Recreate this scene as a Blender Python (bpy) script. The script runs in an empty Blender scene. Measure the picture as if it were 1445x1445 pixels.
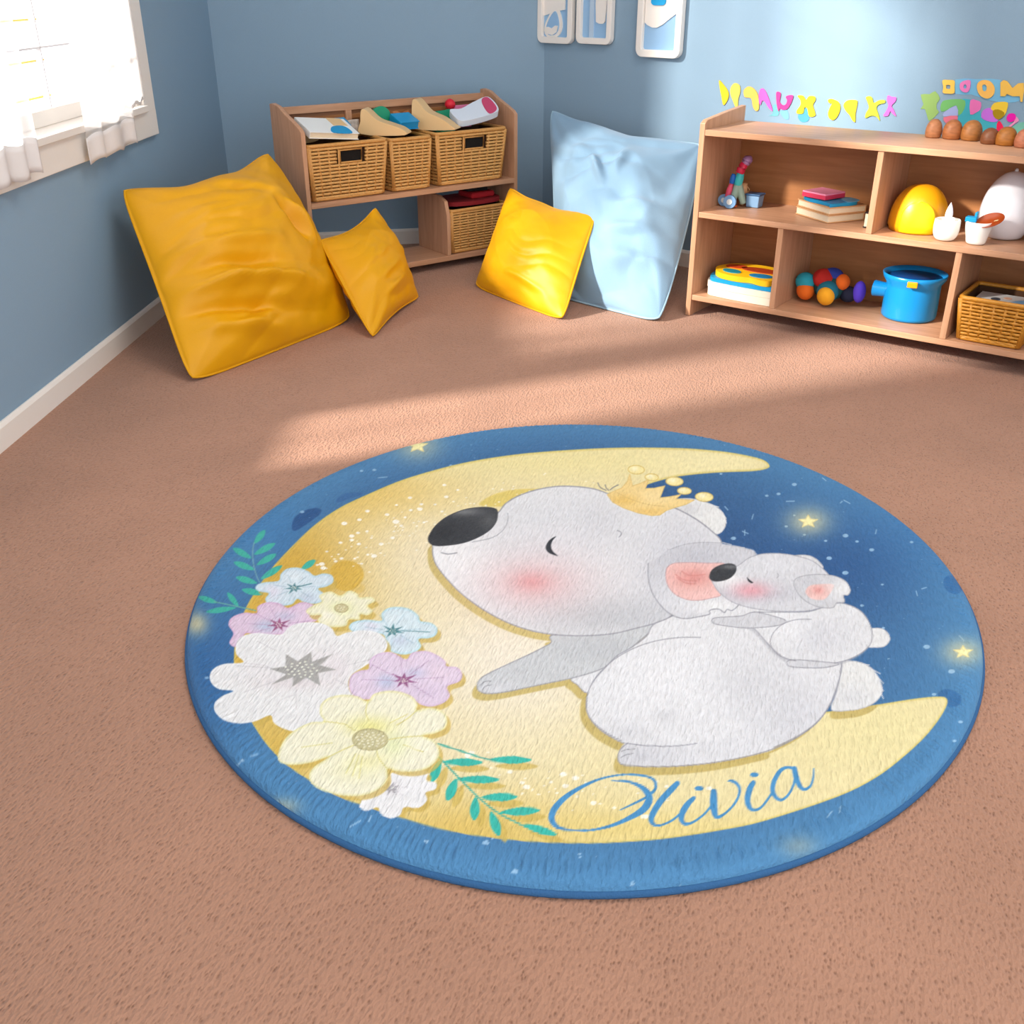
import bpy, bmesh, math, random
import numpy as np
from mathutils import Vector, Matrix, noise, geometry

# ------------------------------------------------------------------ camera, world, sun, exposure
SC = bpy.context.scene
COL = SC.collection
H = 1.25                                   # eye height in metres
F, PITCH = 1450.0, math.radians(27.5)
cd = bpy.data.cameras.new('camera')
cd.sensor_width = 36.0
cd.lens = 36.0 * F / 1445.0
cam = bpy.data.objects.new('camera', cd)
cam.location = (0, 0, H)
cam.rotation_euler = (math.pi / 2 - PITCH, 0, 0)
COL.objects.link(cam)
SC.camera = cam

world = bpy.data.worlds.new('world')
SC.world = world
world.use_nodes = True
bg = world.node_tree.nodes['Background']
bg.inputs[0].default_value = (0.97, 0.975, 1.0, 1)
bg.inputs[1].default_value = 2.0

sd = bpy.data.lights.new('sun', 'SUN')
sd.energy = 8.6
sd.angle = math.radians(4.5)
sd.color = (1.0, 0.93, 0.84)
sun = bpy.data.objects.new('sun', sd)
SUN_DIR = Vector((0.88, 0.36, -0.475))
sun.rotation_euler = SUN_DIR.to_track_quat('-Z', 'Y').to_euler()
COL.objects.link(sun)

ad = bpy.data.lights.new('fill_light', 'AREA')  # unseen fill light added below the ceiling
ad.energy = 46
ad.shape = 'RECTANGLE'
ad.size, ad.size_y = 1.6, 1.6
ad.color = (1.0, 0.93, 0.86)
al = bpy.data.objects.new('fill_light', ad)
al.location = (0.8, 2.3, 3.13)
COL.objects.link(al)

SC.view_settings.view_transform = 'Standard'
SC.view_settings.look = 'None'
SC.view_settings.gamma = 1
SC.view_settings.use_curve_mapping = False
SC.view_settings.exposure = 0.14
SC.cycles.use_denoising = True
SC.cycles.max_bounces = 8

# ------------------------------------------------------------------ helpers
CT, ST = math.cos(PITCH), math.sin(PITCH)

def ray(px, py):
    x, y = px - 722.5, 722.5 - py
    return Vector((x, F * CT + y * ST, y * CT - F * ST))

def at_z(px, py, z):
    d = ray(px, py)
    return Vector((0, 0, H)) + d * ((z - H) / d.z)

def at_plane(px, py, p0, n):
    d = ray(px, py)
    o = Vector((0, 0, H))
    return o + d * ((Vector(p0) - o).dot(n) / d.dot(n))

def at_y(px, py, y):
    d = ray(px, py)
    return Vector((0, 0, H)) + d * (y / d.y)

def lin(c):
    c = np.asarray(c, float) / 255.0
    return np.where(c <= 0.04045, c / 12.92, ((c + 0.055) / 1.055) ** 2.4)

def mat(name, rgb, rough=0.6, bump=0.0, scale=60.0, spec=0.4, var=0.0, stretch=None, metal=0.0, sheen=0.0, coat=0.0, detail=3.0, dist=0.01):
    m = bpy.data.materials.new(name)
    m.use_nodes = True
    nt = m.node_tree
    b = nt.nodes['Principled BSDF']
    c = lin(rgb)
    b.inputs['Base Color'].default_value = (*c, 1)
    b.inputs['Roughness'].default_value = rough
    b.inputs['Specular IOR Level'].default_value = spec
    b.inputs['Metallic'].default_value = metal
    b.inputs['Sheen Weight'].default_value = sheen
    b.inputs['Coat Weight'].default_value = coat
    tc = nt.nodes.new('ShaderNodeTexCoord')
    mp = nt.nodes.new('ShaderNodeMapping')
    if stretch:
        mp.inputs['Scale'].default_value = stretch
    nt.links.new(tc.outputs['Object'], mp.inputs[0])
    nz = nt.nodes.new('ShaderNodeTexNoise')
    nz.inputs['Scale'].default_value = scale
    nz.inputs['Detail'].default_value = detail
    nt.links.new(mp.outputs[0], nz.inputs['Vector'])
    if var > 0:
        rp = nt.nodes.new('ShaderNodeValToRGB')
        rp.color_ramp.elements[0].position = 0.3
        rp.color_ramp.elements[1].position = 0.7
        rp.color_ramp.elements[0].color = (*(c * (1 - var)), 1)
        rp.color_ramp.elements[1].color = (*np.minimum(c * (1 + var), 1), 1)
        nt.links.new(nz.outputs[0], rp.inputs[0])
        nt.links.new(rp.outputs[0], b.inputs['Base Color'])
    if bump > 0:
        bp = nt.nodes.new('ShaderNodeBump')
        bp.inputs['Strength'].default_value = bump
        bp.inputs['Distance'].default_value = dist
        nt.links.new(nz.outputs[0], bp.inputs['Height'])
        nt.links.new(bp.outputs[0], b.inputs['Normal'])
    return m

class MB:
    """collects shapes, becomes one mesh"""
    def __init__(s):
        s.v, s.f = [], []
    def add(s, vs, fs):
        b = len(s.v)
        s.v += [tuple(v) for v in vs]
        s.f += [tuple(b + i for i in f) for f in fs]
        return s
    def box(s, x0, x1, y0, y1, z0, z1):
        vs = [(x, y, z) for z in (z0, z1) for y in (y0, y1) for x in (x0, x1)]
        return s.add(vs, [(0, 2, 3, 1), (4, 5, 7, 6), (0, 1, 5, 4), (2, 6, 7, 3), (0, 4, 6, 2), (1, 3, 7, 5)])
    def hexa(s, lo, hi):
        return s.add(list(lo) + list(hi), [(3, 2, 1, 0), (4, 5, 6, 7), (0, 1, 5, 4), (1, 2, 6, 5), (2, 3, 7, 6), (3, 0, 4, 7)])
    def prism(s, poly, o, ax, ay, az, t):
        """polygon (may be concave) in the ax/ay plane at o, thickness t along az"""
        o, ax, ay, az = Vector(o), Vector(ax), Vector(ay), Vector(az)
        n = len(poly)
        lo = [o + ax * p[0] + ay * p[1] for p in poly]
        hi = [p + az * t for p in lo]
        tris = geometry.tessellate_polygon([[Vector((p[0], p[1], 0)) for p in poly]])
        fs = [tuple(reversed(t_)) for t_ in tris] + [tuple(n + i for i in t_) for t_ in tris]
        fs += [(i, (i + 1) % n, n + (i + 1) % n, n + i) for i in range(n)]
        return s.add(lo + hi, fs)
    def tube(s, pts, r, k=8, closed=False, flat=1.0):
        pts = [Vector(p) for p in pts]
        n = len(pts)
        rings = []
        for i, p in enumerate(pts):
            a = pts[(i - 1) % n] if (closed or i > 0) else p
            b = pts[(i + 1) % n] if (closed or i < n - 1) else p
            t = (b - a).normalized()
            up = Vector((0, 0, 1)) if abs(t.z) < 0.9 else Vector((0, 1, 0))
            u = t.cross(up).normalized()
            w = u.cross(t).normalized()
            rr = r[i] if hasattr(r, '__len__') else r
            rings.append([p + u * math.cos(2 * math.pi * j / k) * rr * flat + w * math.sin(2 * math.pi * j / k) * rr for j in range(k)])
        vs = [v for rg in rings for v in rg]
        fs = []
        for i in range(n if closed else n - 1):
            i2 = (i + 1) % n
            for j in range(k):
                j2 = (j + 1) % k
                fs.append((i * k + j, i * k + j2, i2 * k + j2, i2 * k + j))
        if not closed:
            fs.append(tuple(range(k - 1, -1, -1)))
            fs.append(tuple((n - 1) * k + j for j in range(k)))
        return s.add(vs, fs)
    def lathe(s, prof, c=(0, 0, 0), k=40, sx=1, sy=1):
        c = Vector(c)
        vs, fs = [], []
        n = len(prof)
        zlow = prof[0][1] if prof[0][1] <= prof[-1][1] else -9
        for r, z in prof:
            z = max(z, zlow)
            r = max(r, 1e-5)
            for j in range(k):
                a = 2 * math.pi * j / k
                vs.append(c + Vector((r * math.cos(a) * sx, r * math.sin(a) * sy, z)))
        for i in range(n - 1):
            for j in range(k):
                j2 = (j + 1) % k
                fs.append((i * k + j, i * k + j2, (i + 1) * k + j2, (i + 1) * k + j))
        fs.append(tuple(range(k - 1, -1, -1)))
        fs.append(tuple((n - 1) * k + j for j in range(k)))
        return s.add(vs, fs)
    def build(s, name, m, parent=None, bevel=0, smooth=False, subsurf=0):
        me = bpy.data.meshes.new(name)
        me.from_pydata(s.v, [], s.f)
        me.update()
        bm = bmesh.new(); bm.from_mesh(me)
        bmesh.ops.recalc_face_normals(bm, faces=bm.faces)
        bm.to_mesh(me); bm.free()
        me.materials.append(m)
        o = bpy.data.objects.new(name, me)
        COL.objects.link(o)
        if parent is not None:
            o.parent = parent
        if smooth or bevel:
            for p in me.polygons:
                p.use_smooth = True
        if bevel:
            md = o.modifiers.new('bevel', 'BEVEL'); md.width = bevel; md.segments = 2; md.limit_method = 'ANGLE'
            md.harden_normals = True
        if subsurf:
            md = o.modifiers.new('sub', 'SUBSURF'); md.levels = subsurf; md.render_levels = subsurf
        return o

def smooth_angle(o, deg=35):
    me = o.data
    bm = bmesh.new(); bm.from_mesh(me)
    for e in bm.edges:
        if len(e.link_faces) == 2 and e.calc_face_angle(0) > math.radians(deg):
            e.smooth = False
    for f in bm.faces:
        f.smooth = True
    bm.to_mesh(me); bm.free()
    return o

def tag(o, label, cat, group=None):
    o['label'] = label; o['category'] = cat
    if group: o['group'] = group
    return o

def thing(name, label, cat, loc=(0, 0, 0), rz=0, group=None):
    o = bpy.data.objects.new(name, None)
    o.empty_display_size = 0.05
    o.location = loc; o.rotation_euler = (0, 0, rz)
    COL.objects.link(o)
    return tag(o, label, cat, group)

def struct(o):
    o['kind'] = 'structure'
    return o

def spline(pts, n=6, closed=True):
    """Catmull-Rom through points (rows of any width)"""
    P = np.array(pts, float)
    N = len(P)
    out = []
    for i in range(N if closed else N - 1):
        p0 = P[(i - 1) % N] if (closed or i > 0) else P[0]
        p1, p2 = P[i], P[(i + 1) % N]
        p3 = P[(i + 2) % N] if (closed or i < N - 2) else P[-1]
        for k in range(n):
            t = k / n
            out.append(0.5 * ((2 * p1) + (-p0 + p2) * t + (2 * p0 - 5 * p1 + 4 * p2 - p3) * t * t + (-p0 + 3 * p1 - 3 * p2 + p3) * t ** 3))
    if not closed:
        out.append(P[-1])
    return np.array(out)

# ------------------------------------------------------------------ materials
def carpet_material():
    m = bpy.data.materials.new('carpet_pile')
    m.use_nodes = True
    nt = m.node_tree; N = nt.nodes; L = nt.links
    b = N['Principled BSDF']
    b.inputs['Roughness'].default_value = 0.95
    b.inputs['Specular IOR Level'].default_value = 0.1
    b.inputs['Sheen Weight'].default_value = 0.15
    tc = N.new('ShaderNodeTexCoord')
    m0 = N.new('ShaderNodeMapping'); m0.inputs['Rotation'].default_value = (0, 0, 0.3)
    L.new(tc.outputs['Object'], m0.inputs[0])
    mp = N.new('ShaderNodeMapping'); mp.inputs['Scale'].default_value = (1.0, 0.5, 1)
    L.new(m0.outputs[0], mp.inputs[0])
    v = N.new('ShaderNodeTexVoronoi'); v.inputs['Scale'].default_value = 160
    L.new(mp.outputs[0], v.inputs['Vector'])
    nz = N.new('ShaderNodeTexNoise'); nz.inputs['Scale'].default_value = 210; nz.inputs['Detail'].default_value = 4
    L.new(mp.outputs[0], nz.inputs['Vector'])
    big = N.new('ShaderNodeTexNoise'); big.inputs['Scale'].default_value = 3.0; big.inputs['Detail'].default_value = 3
    L.new(tc.outputs['Object'], big.inputs['Vector'])
    add = N.new('ShaderNodeMath'); add.operation = 'ADD'
    L.new(nz.outputs[0], add.inputs[0]); L.new(v.outputs['Distance'], add.inputs[1])
    rp = N.new('ShaderNodeValToRGB')
    rp.color_ramp.elements[0].position = 0.36; rp.color_ramp.elements[1].position = 0.85
    rp.color_ramp.elements[0].color = (*lin((128, 89, 69)), 1)
    rp.color_ramp.elements[1].color = (*lin((183, 137, 112)), 1)
    L.new(add.outputs[0], rp.inputs[0])
    mx = N.new('ShaderNodeMixRGB'); mx.blend_type = 'MULTIPLY'; mx.inputs[0].default_value = 0.25
    L.new(rp.outputs[0], mx.inputs[1]); L.new(big.outputs[0], mx.inputs[2])
    g = N.new('ShaderNodeBrightContrast'); g.inputs['Bright'].default_value = 0.0
    L.new(mx.outputs[0], g.inputs[0]); L.new(g.outputs[0], b.inputs['Base Color'])
    bp = N.new('ShaderNodeBump'); bp.inputs['Strength'].default_value = 0.55; bp.inputs['Distance'].default_value = 0.006
    L.new(add.outputs[0], bp.inputs['Height']); L.new(bp.outputs[0], b.inputs['Normal'])
    return m

def wood_material(name, rgb, axis='x'):
    m = bpy.data.materials.new(name)
    m.use_nodes = True
    nt = m.node_tree; N = nt.nodes; L = nt.links
    b = N['Principled BSDF']
    b.inputs['Roughness'].default_value = 0.42
    b.inputs['Specular IOR Level'].default_value = 0.4
    tc = N.new('ShaderNodeTexCoord')
    mp = N.new('ShaderNodeMapping')
    mp.inputs['Scale'].default_value = {'x': (1.2, 14, 14), 'z': (14, 14, 1.2)}[axis]
    L.new(tc.outputs['Object'], mp.inputs[0])
    nz = N.new('ShaderNodeTexNoise'); nz.inputs['Scale'].default_value = 3.2; nz.inputs['Detail'].default_value = 6; nz.inputs['Distortion'].default_value = 0.8
    L.new(mp.outputs[0], nz.inputs['Vector'])
    rp = N.new('ShaderNodeValToRGB')
    c = lin(rgb)
    rp.color_ramp.elements[0].position = 0.3; rp.color_ramp.elements[1].position = 0.7
    rp.color_ramp.elements[0].color = (*(c * np.array([0.84, 0.80, 0.74])), 1)
    rp.color_ramp.elements[1].color = (*np.minimum(c * 1.08, 1), 1)
    L.new(nz.outputs[0], rp.inputs[0]); L.new(rp.outputs[0], b.inputs['Base Color'])
    bp = N.new('ShaderNodeBump'); bp.inputs['Strength'].default_value = 0.08; bp.inputs['Distance'].default_value = 0.002
    L.new(nz.outputs[0], bp.inputs['Height']); L.new(bp.outputs[0], b.inputs['Normal'])
    return m

M = dict(
    carpet=carpet_material(),
    wall=mat('blue_wall_paint', (138, 165, 186), 0.7, 0.05, 300, 0.25, 0.02),
    trim=mat('off_white_trim', (240, 233, 224), 0.45, 0.03, 80),
    ceiling=mat('white_ceiling_paint', (228, 226, 222), 0.9, 0.05, 200),
    wood=wood_material('beech_along', (196, 150, 118), 'x'),
    woodz=wood_material('beech_upright', (196, 150, 118), 'z'),
    woodback=wood_material('beech_shaded_back', (166, 112, 68), 'x'),  # shade inside the shelf put into a darker beech
    wicker=mat('golden_wicker', (216, 164, 96), 0.5, 0.3, 200, 0.4, 0.18),
    wickerrim=mat('wicker_rim', (206, 150, 82), 0.45, 0.2, 120, 0.4, 0.12),
    honey=mat('honey_slotted_plastic', (196, 134, 44), 0.4, 0.2, 120, 0.4, 0.1),
    shade_lining=mat('basket_inside_shade', (70, 42, 20), 0.9, 0.1, 50),
    yellow=mat('yellow_pillow_fabric', (224, 160, 2), 0.45, 0.10, 420, 0.35, 0.03),
    yellowpipe=mat('yellow_piping', (224, 162, 8), 0.6, 0.1, 300, 0.3),
    paleblue=mat('pale_blue_pillow_fabric', (134, 168, 194), 0.7, 0.2, 380, 0.2, 0.03, sheen=0.2),
    palepipe=mat('pale_blue_seam', (158, 190, 208), 0.7, 0.1, 300, 0.2),
)

def plain(name, rgb, rough=0.45, **k):
    key = '_' + name
    if key not in M:
        M[key] = mat(name, rgb, rough, k.pop('bump', 0.04), k.pop('scale', 80), **k)
    return M[key]

# ------------------------------------------------------------------ room
C1 = Vector((-1.128 * H, 4.244 * H, 0))      # corner of left wall and back wall
C2 = Vector((0.13 * H, 4.50 * H, 0))         # corner of back wall and right wall
R1 = Vector((1.86 * H, 2.905 * H, 0))
UL = Vector((-0.0455, -0.999, 0)).normalized()   # along the left wall towards the camera
CH = 3.2                                      # ceiling height

def wall_mesh(name, p, q, holes, side, thick=0.14):
    """wall from p to q with rectangular holes (s0, s1, z0, z1); side: unit vector pointing out of the room"""
    d = (q - p); L_ = d.length; d = d / L_
    ss = sorted({0, L_} | {h[0] for h in holes} | {h[1] for h in holes})
    mb = MB()
    for a, b in zip(ss[:-1], ss[1:]):
        cuts = [(h[2], h[3]) for h in holes if h[0] <= a + 1e-6 and h[1] >= b - 1e-6]
        z = 0
        segs = []
        for z0, z1 in sorted(cuts):
            segs.append((z, z0)); z = z1
        segs.append((z, CH))
        for z0, z1 in segs:
            pa, pb = p + d * a, p + d * b
            o = side * thick
            lo = [pa + Vector((0, 0, z0)), pb + Vector((0, 0, z0)), pb + o + Vector((0, 0, z0)), pa + o + Vector((0, 0, z0))]
            hi = [v + Vector((0, 0, z1 - z0)) for v in lo]
            mb.hexa(lo, hi)
    return struct(mb.build(name, M['wall']))

OUTL = Vector((-0.999, 0.0455, 0))
L_END = C1 + UL * 6.2
SW = lambda yh: (C1.y / H - yh) * H / 0.999     # distance from corner for a given Y (in eye heights)
W1 = (SW(3.43), SW(2.31), 0.63 * H, 2.95)
W2 = (SW(2.20), SW(1.76), 0.42, 2.60)
W3 = (0.9, 3.3, 0.95, 2.5)
wall_mesh('wall_left', C1, L_END, [W1, W2], OUTL)
db = (C2 - C1).normalized(); nb = Vector((-db.y, db.x, 0))
wall_mesh('wall_back', C1 - db * 0.14, C2 + db * 0.14, [], nb)
dr = (R1 - C2).normalized(); nr = Vector((-dr.y, dr.x, 0))
R2 = C2 + dr * 3.6
wall_mesh('wall_right', C2, R2, [], nr)
R3 = Vector((R2.x, L_END.y, 0))
wall_mesh('wall_side', R3, R2, [(0.9, 3.3, 0.95, 2.5)], Vector((1, 0, 0)))

fl = MB()
fpoly = [(L_END.x - 0.2, L_END.y), (C1.x - 0.2, C1.y + 0.2), (C2.x, C2.y + 0.25), (R2.x + 0.2, R2.y + 0.1), (R3.x + 0.2, R3.y)]
fl.prism(fpoly, (0, 0, -0.05), (1, 0, 0), (0, 1, 0), (0, 0, 1), 0.05)
struct(fl.build('floor', M['carpet']))
cl = MB(); cl.prism(fpoly, (0, 0, CH), (1, 0, 0), (0, 1, 0), (0, 0, 1), 0.08)
struct(cl.build('ceiling', M['ceiling']))

def baseboard(name, p, q, inward, h=0.078, t=0.014):
    d = (q - p)
    L_ = d.length; d.normalize()
    prof = [(0, 0), (t, 0), (t, h - 0.012), (t * 0.6, h - 0.003), (t * 0.35, h), (0, h)]
    mb = MB(); mb.prism(prof, p, inward, (0, 0, 1), d, L_)
    return struct(mb.build(name, M['trim']))
baseboard('baseboard_left', C1, L_END, -OUTL)
baseboard('baseboard_back', C1, C2, -nb)
baseboard('baseboard_right', C2, R2, -nr)

# windows -------------------------------------------------------------
glass = bpy.data.materials.new('window_glass'); glass.use_nodes = True
nt = glass.node_tree
for n_ in list(nt.nodes):
    if n_.type != 'OUTPUT_MATERIAL': nt.nodes.remove(n_)
out = [n_ for n_ in nt.nodes if n_.type == 'OUTPUT_MATERIAL'][0]
tr = nt.nodes.new('ShaderNodeBsdfTransparent'); gl = nt.nodes.new('ShaderNodeBsdfGlossy'); gl.inputs['Roughness'].default_value = 0.02
mx = nt.nodes.new('ShaderNodeMixShader')
mx.inputs[0].default_value = 0.05; nt.links.new(tr.outputs[0], mx.inputs[1]); nt.links.new(gl.outputs[0], mx.inputs[2])
nt.links.new(mx.outputs[0], out.inputs[0])

sheer = bpy.data.materials.new('sheer_curtain'); sheer.use_nodes = True
nt = sheer.node_tree
for n_ in list(nt.nodes):
    if n_.type != 'OUTPUT_MATERIAL': nt.nodes.remove(n_)
out = [n_ for n_ in nt.nodes if n_.type == 'OUTPUT_MATERIAL'][0]
tr = nt.nodes.new('ShaderNodeBsdfTransparent'); tl = nt.nodes.new('ShaderNodeBsdfTranslucent'); df = nt.nodes.new('ShaderNodeBsdfDiffuse')
tl.inputs[0].default_value = (0.95, 0.95, 0.97, 1); df.inputs[0].default_value = (0.9, 0.9, 0.92, 1)
m1 = nt.nodes.new('ShaderNodeMixShader'); m1.inputs[0].default_value = 0.4
m2 = nt.nodes.new('ShaderNodeMixShader')
wv = nt.nodes.new('ShaderNodeTexNoise'); wv.inputs['Scale'].default_value = 600
mr = nt.nodes.new('ShaderNodeMapRange'); mr.inputs['To Min'].default_value = 0.30; mr.inputs['To Max'].default_value = 0.5
nt.links.new(wv.outputs[0], mr.inputs[0]); nt.links.new(mr.outputs[0], m2.inputs[0])
nt.links.new(tl.outputs[0], m1.inputs[1]); nt.links.new(df.outputs[0], m1.inputs[2])
nt.links.new(tr.outputs[0], m2.inputs[1]); nt.links.new(m1.outputs[0], m2.inputs[2])
nt.links.new(m2.outputs[0], out.inputs[0])
hemm = plain('white_curtain_hem', (226, 220, 216), 0.8)

RZL = math.atan2(UL.y, UL.x)                  # local x runs along the wall towards the camera, local y into the room
def window(name, W, cols, rows, org=C1, rz=RZL, cw0=0.115, cw1=0.115):
    s0, s1, z0, z1 = W
    w = struct(bpy.data.objects.new(name, None)); COL.objects.link(w)
    w.location = org; w.rotation_euler = (0, 0, rz)
    cw = 0.115
    fr_ = MB()                                # casing round the hole on the room side
    fr_.box(s0 - cw0, s0, 0, 0.022, z0 - 0.1, z1 + cw).box(s1, s1 + cw1, 0, 0.022, z0 - 0.1, z1 + cw)
    fr_.box(s0 - cw0, s1 + cw1, 0, 0.0225, z0 - 0.1, z0 - 0.004).box(s0, s1, 0, 0.022, z1, z1 + cw)
    fr_.build('window_casing', M['trim'], w, bevel=0.003)
    rv = MB()
    rv.box(s0, s0 + 0.02, -0.13, 0, z0, z1).box(s1 - 0.02, s1, -0.13, 0, z0, z1).box(s0, s1, -0.13, 0, z1 - 0.02, z1)
    rv.build('window_reveal', M['trim'], w, bevel=0.002)
    sl = MB(); sl.box(s0 + 0.001, s1 - 0.001, -0.13, 0.04, z0 - 0.004, z0 + 0.02)
    sl.build('window_sill', M['trim'], w, bevel=0.003)
    sash = MB()
    a, b, c, d = s0 + 0.02, s1 - 0.02, z0 + 0.02, z1 - 0.02
    sash.box(a, a + 0.05, -0.11, -0.07, c, d).box(b - 0.05, b, -0.11, -0.07, c, d)
    sash.box(a, b, -0.1101, -0.0699, c, c + 0.05).box(a, b, -0.1101, -0.0699, d - 0.05, d)
    sash.build('window_frame', M['trim'], w, bevel=0.003)
    mu = MB()
    for i in range(1, cols):
        x = a + (b - a) * i / cols
        mu.box(x - 0.0035, x + 0.0035, -0.1, -0.08, c, d)
    for j in range(1, rows):
        z = c + (d - c) * j / rows
        mu.box(a, b, -0.1, -0.08, z - 0.003, z + 0.003)
    mu.build('glazing_bar', plain('grey_glazing_bar', (214, 212, 214), 0.5), w)
    g = MB(); g.box(a, b, -0.092, -0.089, c, d)
    g.build('pane', glass, w)
    return w
w1 = window('window_1', W1, 5, 9, cw1=0.055)
for zz in (0.80, 0.71, 0.90, 0.97):
    MB().box(SW(3.06), SW(2.86), -0.128, -0.122, zz * H - 0.003, zz * H + 0.003).build('yellow_slat', plain('pale_yellow_slat', (240, 208, 90), 0.5), w1)
window('window_2', W2, 2, 5, cw0=0.055)
window('fill_window', W3, 3, 3, org=R3, rz=math.pi / 2)  # unseen opening added to brighten the left wall

def curtain(label, s0, s1, ztop, zb0, zb1, seed, amp=0.011, off=0.058, hem=0.10, waves=5):
    """pleated sheer: local x along the wall; bottom height from zb0 to zb1"""
    t = thing('curtain', label, 'curtain', C1, RZL, None)
    random.seed(seed)
    n = 90; rows = 40
    ph = random.random() * 6
    def y(u, v):
        return off + amp * math.sin(u * waves * 2 * math.pi + ph + 0.6 * math.sin(u * 9)) * (1 - 0.3 * v)
    def grid(z_of, rows_):
        vs, fs = [], []
        for j in range(rows_ + 1):
            for i in range(n + 1):
                u = i / n
                z = z_of(u, j / rows_)
                vs.append((s0 + (s1 - s0) * u, y(u, z / 3), z))
        for j in range(rows_):
            for i in range(n):
                a = j * (n + 1) + i
                fs.append((a, a + 1, a + n + 2, a + n + 1))
        return vs, fs
    zb = lambda u: zb0 + (zb1 - zb0) * u + 0.006 * math.sin(u * 17)
    mb = MB(); mb.add(*grid(lambda u, v: (zb(u) + hem) + (ztop - zb(u) - hem) * v, rows))
    mb.build('sheer_panel', sheer, t, smooth=True)
    hb = MB(); hb.add(*grid(lambda u, v: zb(u) + hem * v, 5))
    o = hb.build('hem', hemm, t, smooth=True)
    md = o.modifiers.new('solid', 'SOLIDIFY'); md.thickness = 0.003
    r = MB(); r.tube([(s0 - 0.02, off, ztop + 0.02), (s1 + 0.02, off, ztop + 0.02)], 0.012)
    r.build('curtain_rod', M['trim'], t, smooth=True)
    return t
curtain('white sheer curtain with deep hem, hanging at the edge of the photo beside the window', SW(2.62), SW(2.30), 2.99, 0.575 * H, 0.57 * H, 3, waves=4)
curtain('shorter white sheer curtain over the right half of the window', SW(3.24), SW(2.93), 2.99, 0.56 * H, 0.55 * H, 8, waves=2.5, hem=0.085)
curtain('narrow sheer curtain strip ending on the sill at the far window jamb', SW(3.42), SW(3.22), 2.90, 0.66 * H, 0.65 * H, 5, waves=1.5, hem=0.012, off=0.035, amp=0.006)
SHEETEND = 0

# wall pictures --------------------------------------------------------
PN = -nr                                     # out of the right wall into the room
def on_wall(px, py):
    p = at_plane(px, py, C2, nr)
    return p
def wall_uv(p):
    d = p - C2
    return (d.dot(dr), d.z)
def cutout(mb, pxpts, off, t, n=0):
    pts = spline(pxpts, n, True) if n else pxpts
    uv = [wall_uv(on_wall(*p)) for p in pts]
    mb.prism(uv, C2 + PN * off, dr, (0, 0, 1), PN, t)
    return mb

def rrect(u0, u1, z0, z1, r, k=5):
    pts = []
    for cx, cz, a0 in ((u1 - r, z1 - r, 0), (u0 + r, z1 - r, 90), (u0 + r, z0 + r, 180), (u1 - r, z0 + r, 270)):
        for i in range(k + 1):
            a = math.radians(a0 + 90 * i / k)
            pts.append((cx + r * math.cos(a), cz + r * math.sin(a)))
    return pts
def ring_prism(mb, outer, inner, o, t):
    n = len(outer)
    o = Vector(o)
    P = lambda q, h: o + dr * q[0] + Vector((0, 0, q[1])) + PN * h
    vs = [P(q, 0) for q in outer] + [P(q, 0) for q in inner] + [P(q, t) for q in outer] + [P(q, t) for q in inner]
    fs = []
    for i in range(n):
        j = (i + 1) % n
        fs += [(i, j, n + j, n + i), (2 * n + i, 3 * n + i, 3 * n + j, 2 * n + j), (i, 2 * n + i, 2 * n + j, j), (n + i, n + j, 3 * n + j, 3 * n + i)]
    return mb.add(vs, fs)

cream = plain('cream_painted_board', (244, 238, 230), 0.5)
skyb = plain('sky_blue_card', (150, 190, 226), 0.6)
cyan = plain('bright_cyan_card', (20, 160, 220), 0.5)
def poster(label, x0, x1, ybot, hh, shapes):
    a, b = wall_uv(on_wall(x0, ybot)), wall_uv(on_wall(x1, ybot))
    z0 = (a[1] + b[1]) / 2
    t = thing('wall_picture', label, 'picture', C2 + dr * a[0] + Vector((0, 0, z0)), 0, 'framed nursery pictures on the right wall')
    L0 = -t.location
    bw = (b[0] - a[0]) * 0.13
    outer = rrect(a[0], b[0], z0, z0 + hh, bw * 1.1)
    inner = rrect(a[0] + bw, b[0] - bw, z0 + bw, z0 + hh - bw, bw * 0.3)
    mb = ring_prism(MB(), outer, inner, C2 + PN * 0.004 + L0, 0.03)
    mb.build('picture_frame', cream, t, bevel=0.003)
    bk = MB(); bk.prism(inner, C2 + PN * 0.004 + L0, dr, (0, 0, 1), PN, 0.010)
    bk.build('backing_card', skyb, t)
    for nm, mt, poly, off in shapes:
        uv = [(a[0] + (b[0] - a[0]) * p[0], min(z0 + (b[0] - a[0]) * p[1] * 0.72, z0 + hh - bw)) for p in poly]
        s_ = MB(); s_.prism(uv, C2 + PN * off + L0, dr, (0, 0, 1), PN, 0.006)
        s_.build(nm, mt, t)
    return t
teardrop = [(0.38 + 0.24 * math.sin(a) * (1 + 0.42 * math.cos(a)) + 0.06 * (1 - math.cos(a)), 0.58 - 0.44 * math.cos(a)) for a in np.linspace(0, 2 * math.pi, 25)[:-1]]
tdin = [(0.38 + 0.17 * math.sin(a) * (1 + 0.42 * math.cos(a)) + 0.05 * (1 - math.cos(a)), 0.56 - 0.34 * math.cos(a)) for a in np.linspace(0, 2 * math.pi, 25)[:-1]]
crescent = [(0.20, 0.44), (0.30, 0.46), (0.40, 0.42), (0.50, 0.50), (0.58, 0.50), (0.54, 0.32), (0.42, 0.23), (0.28, 0.27)]
poster('cream framed picture of a note shape, nearest the corner', 764, 812, 61, 0.42,
       [('picture_shape', cream, [(0.1, 0.75), (0.1, 1.5), (0.75, 1.5), (0.75, 0.95), (0.52, 0.9)], 0.014),
        ('picture_shape', cream, teardrop, 0.0142), ('picture_shape', skyb, tdin, 0.018), ('picture_shape', cream, crescent, 0.022)])
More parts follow.
